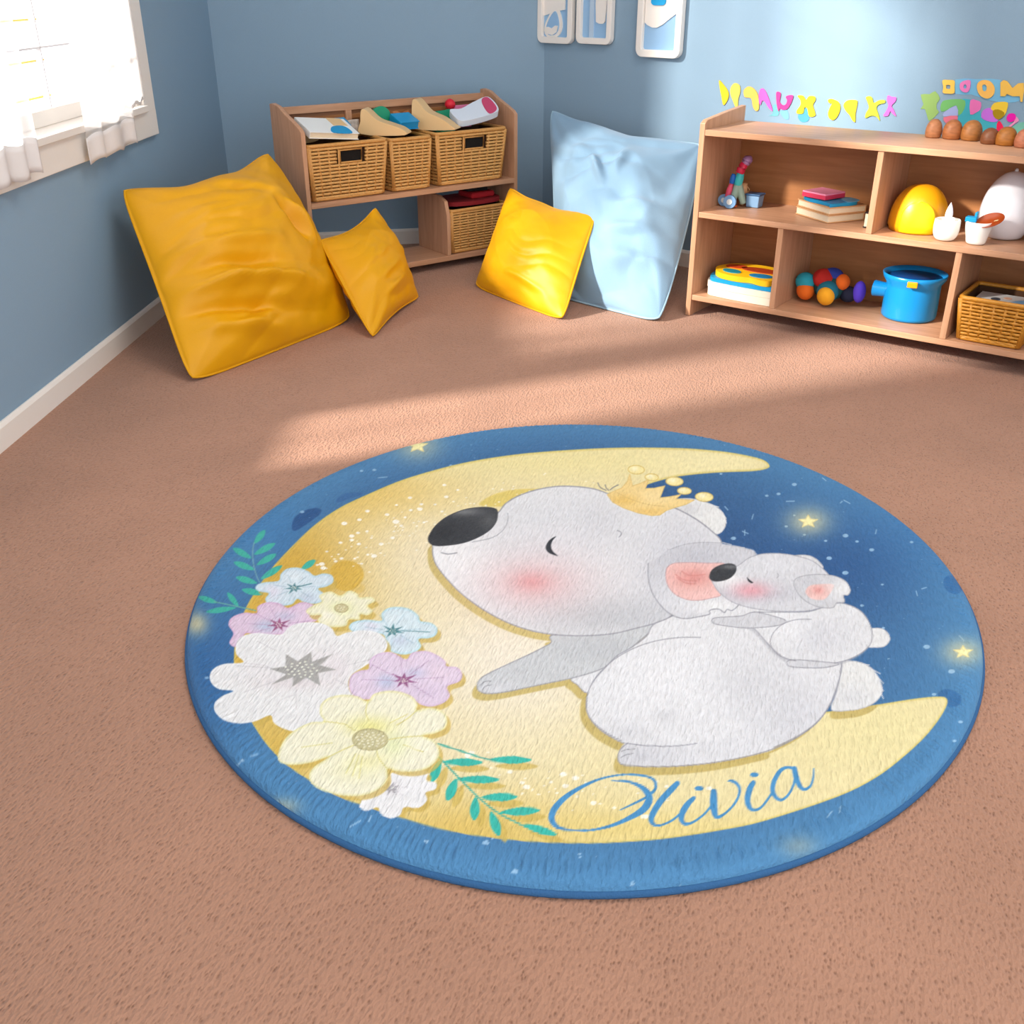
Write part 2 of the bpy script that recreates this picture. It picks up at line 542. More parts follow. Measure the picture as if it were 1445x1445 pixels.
poster('cream framed picture with upright stripes, middle of the three', 818, 867, 62, 0.42,
       [('picture_shape', plain('pale_blue_strip', (186, 208, 228), 0.6), [(0.34, 0.13), (0.46, 0.13), (0.46, 1.7), (0.34, 1.7)], 0.014),
        ('picture_shape', cream, spline([(0.52, 0.75), (0.55, 0.62), (0.66, 0.58), (0.76, 0.62), (0.79, 0.78), (0.80, 1.5), (0.52, 1.5)], 4), 0.0142)])
poster('cream framed picture of a white wave and cyan sun above pale blue', 902, 964, 81, 0.52,
       [('picture_shape', cream, [(0.14, 0.82), (0.2, 0.76), (0.32, 0.70), (0.42, 0.70), (0.55, 0.78), (0.70, 0.92), (0.86, 1.06), (0.86, 2.1), (0.14, 2.1)], 0.014),
        ('picture_shape', cyan, rrect(0.28, 0.60, 1.22, 1.8, 0.08), 0.02)])

# paper letters on the wall ---------------------------------------------
A = lambda ox, oy, s, pts: [(ox + x / s, oy + y / s) for x, y in pts]
P1 = lambda pts: A(1000, 90, 5.161, pts)
P2 = lambda pts: A(1280, 90, 8.757, pts)
Y1, Y2, Y3 = (246, 200, 40), (226, 200, 90), (250, 190, 90)
PK, MG, OLV, GR = (236, 100, 190), (232, 60, 140), (206, 206, 60), (150, 185, 105)
LET = [
    ('paper_letter', 'bright yellow leaf-like paper letter at the start of the row', Y1, [(80, 120), (110, 150), (140, 190), (150, 230), (135, 275), (110, 300), (97, 240), (85, 180)]),
    ('paper_letter', 'dull yellow drooping paper letter, second in the row', Y2, [(165, 170), (195, 140), (230, 160), (232, 210), (218, 260), (215, 325), (200, 320), (180, 270), (162, 220)]),
    ('paper_letter', 'orange-yellow hooked paper letter beside a pink one', Y3, [(258, 195), (290, 165), (325, 175), (355, 210), (368, 260), (368, 330), (345, 342), (325, 310), (315, 255), (290, 245), (265, 240)]),
    ('paper_letter', 'pink A-like paper letter with one long leg', PK, [(372, 200), (392, 178), (415, 195), (440, 250), (460, 310), (468, 345), (440, 320), (412, 275), (392, 270), (380, 300), (368, 270)]),
    ('paper_letter', 'magenta U-shaped paper letter over a teal scrap', MG, [(495, 215), (510, 203), (528, 215), (525, 245), (520, 275), (540, 300), (565, 295), (575, 265), (565, 240), (590, 228), (618, 232), (612, 262), (598, 295), (575, 328), (545, 335), (520, 325), (512, 345), (500, 300)]),
    ('paper_letter', 'yellow H-like paper letter with thick legs', (252, 212, 40), [(650, 232), (690, 232), (712, 262), (735, 235), (775, 238), (780, 265), (762, 300), (775, 345), (778, 378), (735, 382), (722, 325), (700, 318), (690, 360), (648, 362), (645, 340), (672, 300), (672, 265)]),
    ('paper_letter', 'round yellow paper letter with a small curl on top', (250, 205, 35), [(872, 265), (890, 255), (920, 262), (950, 280), (962, 320), (945, 375), (915, 408), (885, 400), (872, 365), (885, 320), (900, 290), (880, 285)]),
    ('paper_letter', 'yellow wedge paper letter pointing down', (248, 208, 45), [(985, 300), (1010, 268), (1050, 262), (1085, 270), (1082, 310), (1072, 360), (1070, 422), (1050, 412), (1030, 375), (1000, 340)]),
    ('paper_letter', 'olive star-like paper letter with a side arm', OLV, [(1148, 245), (1175, 235), (1195, 250), (1205, 285), (1245, 265), (1285, 265), (1285, 285), (1245, 295), (1225, 320), (1240, 370), (1250, 415), (1225, 385), (1185, 378), (1145, 395), (1148, 360), (1170, 320), (1160, 280)]),
    ('paper_letter', 'pink X-like paper letter, last in the row', (240, 110, 200), [(1308, 230), (1335, 240), (1368, 245), (1362, 275), (1335, 305), (1350, 335), (1368, 382), (1340, 360), (1325, 345), (1310, 378), (1275, 378), (1298, 340), (1312, 300), (1302, 265)]),
]
for i, (nm, lab, c, pts) in enumerate(LET):
    mb = cutout(MB(), P1(pts), 0.0015, 0.003, 3)
    tag(mb.build(nm, plain('paper_%d' % i, c, 0.8)), lab, 'paper letter', 'paper letters stuck on the wall above the shelf')
SCR = [
    ('teal scrap of paper under the pink and magenta letters', (110, 176, 186), [(470, 300), (500, 300), (515, 345), (505, 380), (470, 380), (440, 378), (468, 360)], P1, 0.0008),
    ('blue scrap of paper below the magenta letter', (120, 175, 215), [(520, 345), (575, 338), (585, 400), (560, 405), (535, 380)], P1, 0.0008),
    ('turquoise scrap of paper between the legs of the yellow letter', (80, 160, 185), [(655, 370), (690, 350), (705, 325), (722, 335), (735, 390), (720, 420), (680, 425), (655, 400)], P1, 0.0008),
    ('pale sky blue paper backing behind the round letters', (120, 185, 220), [(600, 195), (860, 190), (1160, 200), (1170, 380), (1390, 400), (1380, 460), (1240, 480), (1000, 450), (800, 380), (600, 370)], P2, 0.0006),
    ('large turquoise paper shape rising behind the wooden eggs', (70, 180, 196), [(640, 450), (780, 440), (900, 520), (920, 640), (1120, 700), (1115, 870), (900, 860), (700, 830), (560, 790), (620, 700), (640, 600)], P2, 0.0012),
    ('sage green paper arc running right from the green cutout', (120, 190, 110), [(415, 530), (440, 465), (500, 445), (620, 435), (720, 455), (710, 560), (640, 640), (620, 520), (560, 530), (500, 570), (425, 590)], P2, 0.0018),
    ('sage green star-like paper cutout left of the cluster', GR, [(170, 380), (280, 375), (350, 338), (410, 430), (370, 490), (370, 560), (395, 600), (300, 695), (262, 690), (225, 560), (165, 560), (205, 500)], P2, 0.0015),
    ('lilac paper triangle below the green arc', (170, 180, 226), [(460, 600), (610, 515), (630, 640), (540, 640), (455, 650)], P2, 0.0022),
    ('coral pink paper half-disc above the second egg', (240, 125, 145), [(455, 660), (620, 640), (622, 700), (600, 775), (540, 760), (480, 730)], P2, 0.0026),
    ('pink rounded paper shape in the middle of the cluster', (240, 120, 185), [(785, 450), (860, 450), (918, 480), (910, 560), (860, 600), (785, 625)], P2, 0.0026),
    ('violet paper petal beside the yellow one', (205, 115, 225), [(920, 660), (940, 580), (1000, 545), (1060, 560), (1075, 640), (1130, 690), (1090, 720), (990, 705)], P2, 0.0026),
    ('yellow paper petal near the end of the cluster', (246, 205, 60), [(1040, 545), (1080, 485), (1170, 468), (1250, 480), (1240, 560), (1205, 640), (1150, 590), (1060, 575)], P2, 0.003),
    ('olive brown paper disc overlapping the yellow petal', (175, 140, 10), [(1065, 580), (1130, 562), (1205, 600), (1195, 650), (1130, 688), (1075, 650)], P2, 0.0036),
    ('bright magenta paper disc close to the frame edge', (240, 20, 170), [(1235, 655), (1265, 615), (1330, 615), (1350, 655), (1330, 700), (1280, 720), (1240, 700)], P2, 0.003),
    ('red paper diamond above the fifth egg', (240, 30, 85), [(1115, 740), (1150, 705), (1200, 790), (1200, 830), (1150, 860), (1112, 850)], P2, 0.0034),
    ('pale pink paper strip below the magenta disc', (240, 150, 190), [(1350, 650), (1385, 700), (1340, 735), (1270, 790), (1260, 770), (1320, 720)], P2, 0.0022),
    ('sea green paper mound at the frame edge', (120, 190, 170), [(1240, 830), (1300, 780), (1380, 735), (1445, 720), (1500, 740), (1500, 880), (1340, 890)], P2, 0.002),
]
for i, (lab, c, pts, f_, off) in enumerate(SCR):
    mb = cutout(MB(), f_(pts), off, 0.0006, 2)
    tag(mb.build('paper_cutout', plain('cutout_%d' % i, c, 0.8)), lab, 'paper cutout', 'paper cutouts stuck on the wall behind the eggs' if i > 2 else None)
def ring_letter(lab, c, o_, i_):
    a = spline(P2(o_), 4); b = spline(P2(i_), 4)
    uo = [wall_uv(on_wall(*p)) for p in a]; ui = [wall_uv(on_wall(*p)) for p in b]
    mb = ring_prism(MB(), uo, ui, C2 + PN * 0.003, 0.003)
    tag(mb.build('paper_letter', plain('ring_' + lab.split()[0] + lab.split()[1], c, 0.8)), lab, 'paper letter', 'large round letters at the end of the wall')
ring_letter('square yellow paper letter with a small hole', (250, 200, 90), [(445, 205), (515, 198), (590, 210), (592, 285), (588, 360), (515, 368), (450, 355), (455, 285)], [(490, 265), (515, 258), (540, 265), (542, 285), (540, 305), (515, 310), (492, 305), (488, 285)])
ring_letter('pink round paper letter between two yellow ones', (238, 130, 190), [(665, 240), (710, 210), (785, 205), (785, 290), (760, 345), (710, 350), (668, 320), (658, 280)], [(710, 262), (722, 252), (738, 262), (742, 285), (734, 302), (722, 306), (708, 298), (704, 282)])
ring_letter('large orange O shaped paper letter', (250, 190, 95), [(880, 240), (940, 200), (1030, 215), (1085, 290), (1075, 380), (1000, 430), (910, 390), (872, 310)], [(935, 270), (955, 255), (980, 262), (992, 295), (985, 325), (965, 338), (945, 330), (935, 300)])
mb = cutout(MB(), P2([(1160, 230), (1200, 200), (1245, 215), (1310, 300), (1380, 240), (1445, 235), (1450, 330), (1430, 470), (1410, 470), (1400, 400), (1310, 400), (1240, 370), (1220, 400), (1160, 400)]), 0.003, 0.003)
tag(mb.build('paper_letter', plain('m_orange', (240, 190, 85), 0.8)), 'orange M shaped paper letter at the frame edge', 'paper letter', 'large round letters at the end of the wall')

# ------------------------------------------------------------------ shelves
def frame_of(p, d):
    return math.atan2(d[1], d[0])

# right shelf: local x along its front, y to the back, z up
S2O = Vector((0.577 * H, 3.345 * H, 0)); S2D = Vector((math.cos(-0.627), math.sin(-0.627), 0))
S2R = frame_of(S2O, S2D)
S2 = thing('toy_shelf', 'long low beech shelf unit of open compartments under the paper letters', 'shelf', S2O, S2R)
TH = 0.022; DEP = 0.36; LEN = 1.22 * H
zt, zm, zb_ = 0.585 * H, 0.338 * H, 0.071 * H
side_prof = [(0, 0), (DEP, 0), (DEP, 0.632 * H), (DEP * 0.55, 0.624 * H), (0.02, 0.612 * H), (0, 0.603 * H)]
for x in (0, LEN):
    mb = MB(); mb.prism(side_prof, (x, 0, 0), (0, 1, 0), (0, 0, 1), (1, 0, 0), TH)
    mb.build('side_panel', M['woodz'], S2, bevel=0.003)
def s2box(nm, m, *a):
    MB().box(*a).build(nm, m, S2, bevel=0.002)
s2box('top_board', M['wood'], TH, LEN, 0.002, DEP, zt - TH, zt)
s2box('middle_shelf', M['wood'], TH, LEN, 0.004, DEP - 0.012, zm - TH, zm)
s2box('bottom_shelf', M['wood'], TH, LEN, 0.004, DEP - 0.012, zb_ - TH, zb_)
s2box('back_panel', M['woodback'], TH, LEN, DEP - 0.012, DEP - 0.002, zb_ - TH, zt - TH)
s2box('divider', M['woodz'], 0.552 * H, 0.552 * H + TH, 0.008, DEP - 0.012, zm, zt - TH)
s2box('divider', M['woodz'], 0.286 * H, 0.286 * H + TH, 0.008, DEP - 0.012, zb_, zm - TH)
s2box('divider', M['woodz'], 0.811 * H, 0.811 * H + TH, 0.008, DEP - 0.012, zb_, zm - TH)

# left shelf
S1O = Vector((-0.703 * H, 3.614 * H, 0)); S1D = Vector((math.cos(0.642), math.sin(0.642), 0))
S1R = frame_of(S1O, S1D)
S1 = thing('storage_shelf', 'low beech storage rack holding wicker baskets in the corner', 'shelf', S1O, S1R)
D1 = 0.225 * H; L1 = 0.905 * H
zs = 0.306 * H
prof = [(0, 0), (D1, 0), (D1, 0.612 * H)] + [(D1 - 0.03, 0.616 * H), (D1 * 0.72, 0.610 * H), (D1 * 0.5, 0.588 * H), (D1 * 0.25, 0.568 * H), (0.02, 0.552 * H), (0, 0.540 * H)]
for x in (0, L1 - 0.02):
    mb = MB(); mb.prism(prof, (x, 0, 0), (0, 1, 0), (0, 0, 1), (1, 0, 0), 0.02)
    mb.build('side_panel', M['woodz'], S1, bevel=0.003)
def s1box(nm, m, *a):
    MB().box(*a).build(nm, m, S1, bevel=0.002)
s1box('middle_shelf', M['wood'], 0.02, L1 - 0.02, 0.0, D1 - 0.016, zs - 0.022, zs)
s1box('bottom_shelf', M['wood'], 0.02, L1 - 0.02, 0.0, D1 - 0.016, 0.030 * H, 0.050 * H)
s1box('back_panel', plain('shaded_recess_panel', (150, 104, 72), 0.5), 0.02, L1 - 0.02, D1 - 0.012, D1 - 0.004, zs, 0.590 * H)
s1box('back_rail', M['wood'], 0.02, L1 - 0.02, D1 - 0.03, D1 - 0.012, 0.575 * H, 0.600 * H)
for k in (0.31, 0.64):
    s1box('back_post', M['woodz'], L1 * k, L1 * k + 0.03, D1 - 0.032, D1 - 0.012, zs, 0.575 * H)
for zz in (0.545, 0.52):
    s1box('slat', M['woodback'], 0.02, L1 - 0.02, D1 - 0.018, D1 - 0.012, zz * H, (zz + 0.016) * H)
mb = MB(); dpf = [(0, 0), (D1 - 0.02, 0), (D1 - 0.02, 0.236 * H - 0.024), (0.07, 0.236 * H - 0.024), (0.02, 0.20 * H), (0, 0.15 * H)]
mb.prism(dpf, (0.571 * H, 0, 0.050 * H), (0, 1, 0), (0, 0, 1), (1, 0, 0), 0.02)
mb.build('divider', M['woodz'], S1, bevel=0.003)

# ------------------------------------------------------------------ baskets
def basket(label, org, rz, w, d, h, group, handle=True, rows=15, taper=0.05, fine=True, mw='wicker', mr_='wickerrim', stakes=8):
    """local x = width, y = depth (0 is the front), z up; the body tapers to the foot"""
    t = thing('wicker_basket', label, 'basket', org, rz, group)
    tw = w * taper
    def P(face, a, z, off=0.0):
        """a in 0..1 along a face, z in 0..1"""
        k = 1 - z
        x0, x1 = tw * k, w - tw * k
        y0, y1 = tw * k, d - tw * k
        zz = 0.006 + z * (h - 0.006)
        if face == 0: return Vector((x0 + (x1 - x0) * a, y0 - off, zz))
        if face == 1: return Vector((x1 + off, y0 + (y1 - y0) * a, zz))
        if face == 2: return Vector((x1 - (x1 - x0) * a, y1 + off, zz))
        return Vector((x0 - off, y1 - (y1 - y0) * a, zz))
    hole = (0.39, 0.67, 0.66, 0.89)
    wv_ = MB()
    n_ = stakes * 4
    rr = h / rows * 0.40
    for j in range(rows):
        z = (j + 0.6) / (rows + 0.6)
        for face in range(4):
            steps = n_ if face in (0, 2) else max(8, int(n_ * d / w))
            run = []
            for i in range(steps + 1):
                a = i / steps
                if face == 0 and handle and hole[0] - 0.02 < a < hole[1] + 0.02 and hole[2] - 0.03 < z < hole[3] + 0.03:
                    if len(run) > 1: wv_.tube(run, rr, 6)
                    run = []
                    continue
                off = 0.0022 * math.cos(math.pi * i / 2 + math.pi * j) + 0.001
                run.append(P(face, a, z, off))
            if len(run) > 1: wv_.tube(run, rr, 6)
    wv_.build('weave', M[mw], t, smooth=True)
    st = MB()
    for face in range(4):
        ns = stakes if face in (0, 2) else max(3, int(stakes * d / w))
        for i in range(ns + 1):
            a = min(max(i / ns, 0.012), 0.988)
            top = 0.98
            if face == 0 and handle and hole[0] < a < hole[1]:
                st.tube([P(face, a, 0, 0.001), P(face, a, hole[2], 0.001)], 0.0042, 6)
                continue
            st.tube([P(face, a, 0, 0.001), P(face, a, top, 0.001)], 0.0046 if 0.02 < a < 0.98 else 0.0075, 6)
    st.build('stakes', M[mr_], t, smooth=True)
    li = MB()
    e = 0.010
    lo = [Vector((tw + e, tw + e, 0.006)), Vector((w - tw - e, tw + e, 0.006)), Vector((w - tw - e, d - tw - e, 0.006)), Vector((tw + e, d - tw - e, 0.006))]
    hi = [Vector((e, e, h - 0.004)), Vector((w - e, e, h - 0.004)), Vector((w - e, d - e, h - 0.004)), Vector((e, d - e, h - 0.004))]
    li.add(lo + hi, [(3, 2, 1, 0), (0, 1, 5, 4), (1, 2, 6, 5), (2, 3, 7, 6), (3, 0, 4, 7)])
    o = li.build('shade_lining', M['shade_lining'], t)  # dark sheet added for the shade behind the weave
    rm = MB()
    r = 0.0085
    def loop(z, ins, rad):
        q = 0.018
        x0, y0, x1, y1 = ins, ins, w - ins, d - ins
        pts = []
        for cx, cy, a0 in ((x1 - q, y1 - q, 0), (x0 + q, y1 - q, 90), (x0 + q, y0 + q, 180), (x1 - q, y0 + q, 270)):
            for i in range(5):
                a = math.radians(a0 + 22.5 * i)
                pts.append((cx + q * math.cos(a), cy + q * math.sin(a), z))
        return pts
    rm.tube(loop(h, 0, r), r, 8, closed=True)
    rm.build('rim', M[mr_], t, smooth=True)
    bs = MB(); bs.tube(loop(0.008, tw, r), 0.0075, 8, closed=True)
    bs.build('base_ring', M[mr_], t, smooth=True)
    if handle:
        hf = MB()
        pts = [P(0, hole[0], hole[2], 0.003), P(0, hole[1], hole[2], 0.003), P(0, hole[1], hole[3], 0.003), P(0, hole[0], hole[3], 0.003)]
        hf.tube(pts + [pts[0]], 0.0042, 6)
        hf.build('handle_frame', M[mr_], t, smooth=True)
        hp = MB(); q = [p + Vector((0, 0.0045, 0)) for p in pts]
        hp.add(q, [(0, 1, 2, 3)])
        hp.build('handle_shade', plain('black_handle_shade', (14, 9, 6), 0.9), t)  # black face painted as the shade inside the handle hole
    return t

def L2W(O, R, x, y, z):
    return O + Vector((math.cos(R) * x - math.sin(R) * y, math.sin(R) * x + math.cos(R) * y, z))
BG = 'wicker baskets in the corner rack'
bh = 0.185 * H
b1 = basket('wide wicker basket with a handle slot at the rack left end', L2W(S1O, S1R, 0.031, 0.010, zs + 0.001), S1R, 0.305 * H, 0.176 * H, bh, BG)
b2 = basket('narrow wicker basket without a handle slot, between two wide ones', L2W(S1O, S1R, 0.352 * H, 0.02, zs + 0.001), S1R, 0.168 * H, 0.175 * H, bh * 0.97, BG, handle=False, stakes=5, taper=0.06)
b3 = basket('wide wicker basket with a handle slot at the rack right end', L2W(S1O, S1R, 0.543 * H, 0.012, zs + 0.001), S1R, 0.312 * H, 0.176 * H, bh, BG)
b4 = basket('lower wicker basket holding red cloth, in the cubby behind the yellow pillow', L2W(S1O, S1R, 0.571 * H + 0.032, 0.012, 0.051 * H), S1R, 0.27 * H, 0.176 * H, 0.160 * H, BG, handle=False, stakes=7, taper=0.02)

# contents of the baskets: coordinates in the rack's frame
def in_s1(x, y, z): return L2W(S1O, S1R, x * 1.02 * H, y * 0.75 * H, z * H)
def slab_thing(name, label, cat, m, org, rz, tilt, roll, w, d, t_, group=None, bevel=0.003, outline=None):
    """thin board or book with tilt; origin at centre of its base"""
    o = thing(name, label, cat, org, rz, group)
    o.rotation_euler = (tilt, roll, rz)
    mb = MB()
    if outline:
        mb.prism([(p[0] * w / 2, p[1] * d / 2) for p in spline(outline, 4)], (0, 0, 0), (1, 0, 0), (0, 1, 0), (0, 0, 1), t_)
    else:
        mb.box(-w / 2, w / 2, -d / 2, d / 2, 0, t_)
    mb.build('board', m, o, bevel=bevel)
    return o
tan = plain('pale_tan_wooden_board', (232, 194, 140), 0.45)
blue = plain('bright_blue_plastic', (20, 150, 205), 0.4)
whitep = plain('white_card', (236, 236, 232), 0.5)
green = plain('green_plastic', (30, 150, 110), 0.45)
red = plain('red_plastic', (214, 30, 50), 0.45)
pinkm = plain('pink_card', (206, 70, 110), 0.5)
zt1 = 0.306 + 0.185
# basket one: a curved book in white, tan and blue; a blue book behind
def book(label, org, rz, tilt, roll, w, d, t_, cover, pages, group=None, name='book', extra=None):
    o = thing(name, label, 'book', org, rz, group)
    o.rotation_euler = (tilt, roll, rz)
    MB().box(-w / 2, w / 2, -d / 2, d / 2, 0, 0.003).box(-w / 2, w / 2, -d / 2, d / 2, t_ - 0.003, t_).box(-w / 2, -w / 2 + 0.003, -d / 2, d / 2, 0.003, t_ - 0.003).build('cover', cover, o, bevel=0.001)
    MB().box(-w / 2 + 0.003, w / 2 - 0.004, -d / 2 + 0.004, d / 2 - 0.004, 0.003, t_ - 0.003).build('pages', pages, o)
    return o
pages = plain('paper_page_edges', (232, 218, 190), 0.8, stretch=(1, 1, 40), var=0.08)
o = book('white picture book with a blue patch leaning in the basket', in_s1(0.125, 0.086, zt1 + 0.037), S1R, 0.30, 0.10, 0.235, 0.155, 0.028, whitep, pages, 'toys and books in the rack baskets')
MB().prism(spline([(-0.01, -0.078), (0.01, -0.02), (0.06, 0.0), (0.085, -0.02), (0.08, -0.078)], 4), (0, 0, 0.0281), (1, 0, 0), (0, 1, 0), (0, 0, 1), 0.001).build('blue_patch', blue, o)
MB().prism([(0.03, 0.0), (0.1, 0.0), (0.1, 0.078), (0.03, 0.078)], (0, 0, 0.0281), (1, 0, 0), (0, 1, 0), (0, 0, 1), 0.001).build('tan_patch', tan, o)
book('blue covered book standing at the back of the basket', in_s1(0.195, 0.212, zt1 + 0.032), S1R, 0.40, 0.0, 0.15, 0.07, 0.03, blue, pages, 'toys and books in the rack baskets')
slab_thing('wooden_toy', 'tan curved wooden toy at the back of the basket', 'toy', tan, in_s1(0.085, 0.215, zt1 + 0.03), S1R, 1.4, 0, 0.12, 0.08, 0.018, 'toys and books in the rack baskets', outline=[(-1, -1), (1, -1), (0.7, 0.6), (0.2, -0.1), (-0.4, 0.3), (-0.9, 1)])
slab_thing('toy_block', 'small pale block with printed lines behind the blue book', 'toy', plain('printed_grey_card', (190, 180, 170), 0.6, var=0.35, scale=40), in_s1(0.278, 0.228, zt1 + 0.03), S1R, 1.4, 0, 0.055, 0.06, 0.03)
# tan sloping boards (between baskets)
def slope_board(label, x, y, z, w_, l, h0, h1):
    o = thing('wooden_toy_ramp', label, 'toy', in_s1(x, y, z), S1R, 'wooden ramps in the baskets')
    pr = spline([(0, 0), (l, 0), (l, h1 * 0.55), (l * 0.97, h1), (l * 0.86, h1 * 1.02), (l * 0.62, h1 * 0.62), (l * 0.3, h1 * 0.42), (0.01, h0)], 4)
    MB().prism(pr, (0, 0, 0), (0, 1, 0), (0, 0, 1), (1, 0, 0), w_).build('ramp', tan, o, bevel=0.004)
    return o
o = slope_board('pale wooden ramp toy resting over the rims of the first and second baskets', 0.395, 0.005, zt1 + 0.010, 0.075, 0.20, 0.025, 0.10)
o.rotation_euler = (0, 0, S1R + 0.75)
o = slope_board('pale wooden ramp toy resting over the rims of the second and third baskets', 0.600, 0.010, zt1 + 0.011, 0.075, 0.20, 0.02, 0.12)
o.rotation_euler = (0, 0, S1R + 0.62)
book('bright blue book lying across the narrow basket', in_s1(0.460, 0.150, zt1 + 0.030), S1R, 0.32, 0.0, 0.100, 0.098, 0.035, blue, plain('blue_pages', (30, 140, 190), 0.6), 'toys and books in the rack baskets')
slab_thing('toy_block', 'green rounded toy behind the bright blue book', 'toy', green, in_s1(0.396, 0.241, zt1 + 0.054), S1R, 1.4, 0.0, 0.095, 0.09, 0.025, None, outline=[(-1, -1), (1, -1), (1, 0.4), (0.3, 1), (-0.6, 0.8), (-1, 0.1)])
slab_thing('toy_block', 'brown wooden toy lying behind the bright blue book', 'toy', plain('brown_wood_toy', (190, 120, 70), 0.5), in_s1(0.480, 0.241, zt1 + 0.045), S1R, 1.4, 0, 0.09, 0.07, 0.025, None, outline=[(-1, -1), (1, -1), (1, 0.8), (0.2, 0.5), (-0.5, 0.9), (-1, 0.6)])
slab_thing('toy_block', 'teal green block at the back of the last basket', 'toy', green, in_s1(0.655, 0.222, zt1 + 0.02), S1R, 1.4, 0, 0.10, 0.10, 0.03, None, outline=[(-1, -1), (1, -1), (1, 0.9), (0, 1), (-1, 0.8)])
mb = MB(); mb.lathe([(0, -0.026), (0.012, -0.022), (0.022, -0.012), (0.026, 0), (0.022, 0.012), (0.012, 0.022), (0, 0.026)], (0, 0, 0))
o = mb.build('toy_ball', red, None, smooth=True); o.location = in_s1(0.690, 0.212, zt1 + 0.082)
tag(o, 'small red ball between the green block and the pink card', 'ball')
slab_thing('book', 'pink card book upright at the back of the last basket', 'book', plain('dusty_pink_card', (222, 120, 160), 0.5), in_s1(0.741, 0.222, zt1 + 0.035), S1R, 1.4, 0, 0.09, 0.10, 0.02)
o = thing('picture_book', 'white and pink picture book tilted over the basket rim', 'book', in_s1(0.742, 0.097, zt1 + 0.043), S1R + 0.1, 'toys and books in the rack baskets')
o.rotation_euler = (0.42, -0.16, S1R + 0.03)
leafo = spline([(-0.10, -0.045), (0.06, -0.055), (0.115, -0.03), (0.13, 0.07), (0.04, 0.065), (-0.05, 0.045), (-0.105, 0.06), (-0.12, 0.0)], 5)
MB().prism(leafo, (0, 0, 0), (1, 0, 0), (0, 1, 0), (0, 0, 1), 0.03).build('white_body', plain('cool_white_card', (220, 228, 238), 0.4), o, bevel=0.004)
MB().prism(spline([(0.045, -0.05), (0.105, -0.03), (0.125, 0.06), (0.09, 0.066), (0.06, 0.02)], 5), (0, 0, 0.0305), (1, 0, 0), (0, 1, 0), (0, 0, 1), 0.001).build('pink_patch', pinkm, o)
book('blue patterned book in the far corner of the last basket', in_s1(0.794, 0.208, zt1 + 0.02), S1R, 0.5, 0.0, 0.06, 0.06, 0.03, plain('blue_dotted_cover', (20, 110, 190), 0.5, var=0.5, scale=60), pages, 'toys and books in the rack baskets')
# lower basket: red cloth and black block
o = thing('folded_cloth', 'dark red folded cloth in the lower basket', 'cloth', in_s1(0.72, 0.14, 0.221), S1R)
MB().prism(spline([(-0.13, -0.085), (0.13, -0.09), (0.135, 0.085), (-0.125, 0.09)], 6), (0, 0, 0), (1, 0, 0), (0, 1, 0), (0, 0, 1), 0.02).build('cloth_fold', plain('dark_red_cloth', (130, 20, 28), 0.8, bump=0.3, scale=40), o, bevel=0.006)
MB().box(-0.02, 0.12, -0.075, 0.05, 0.02, 0.05).build('cloth_fold', plain('red_cloth', (170, 22, 34), 0.8, bump=0.3, scale=40), o, bevel=0.012)
slab_thing('toy_block', 'black block lying on the dark red cloth', 'toy', plain('black_plastic', (20, 18, 20), 0.4), in_s1(0.745, 0.14, 0.262), S1R, 0, 0.05, 0.12, 0.10, 0.03)

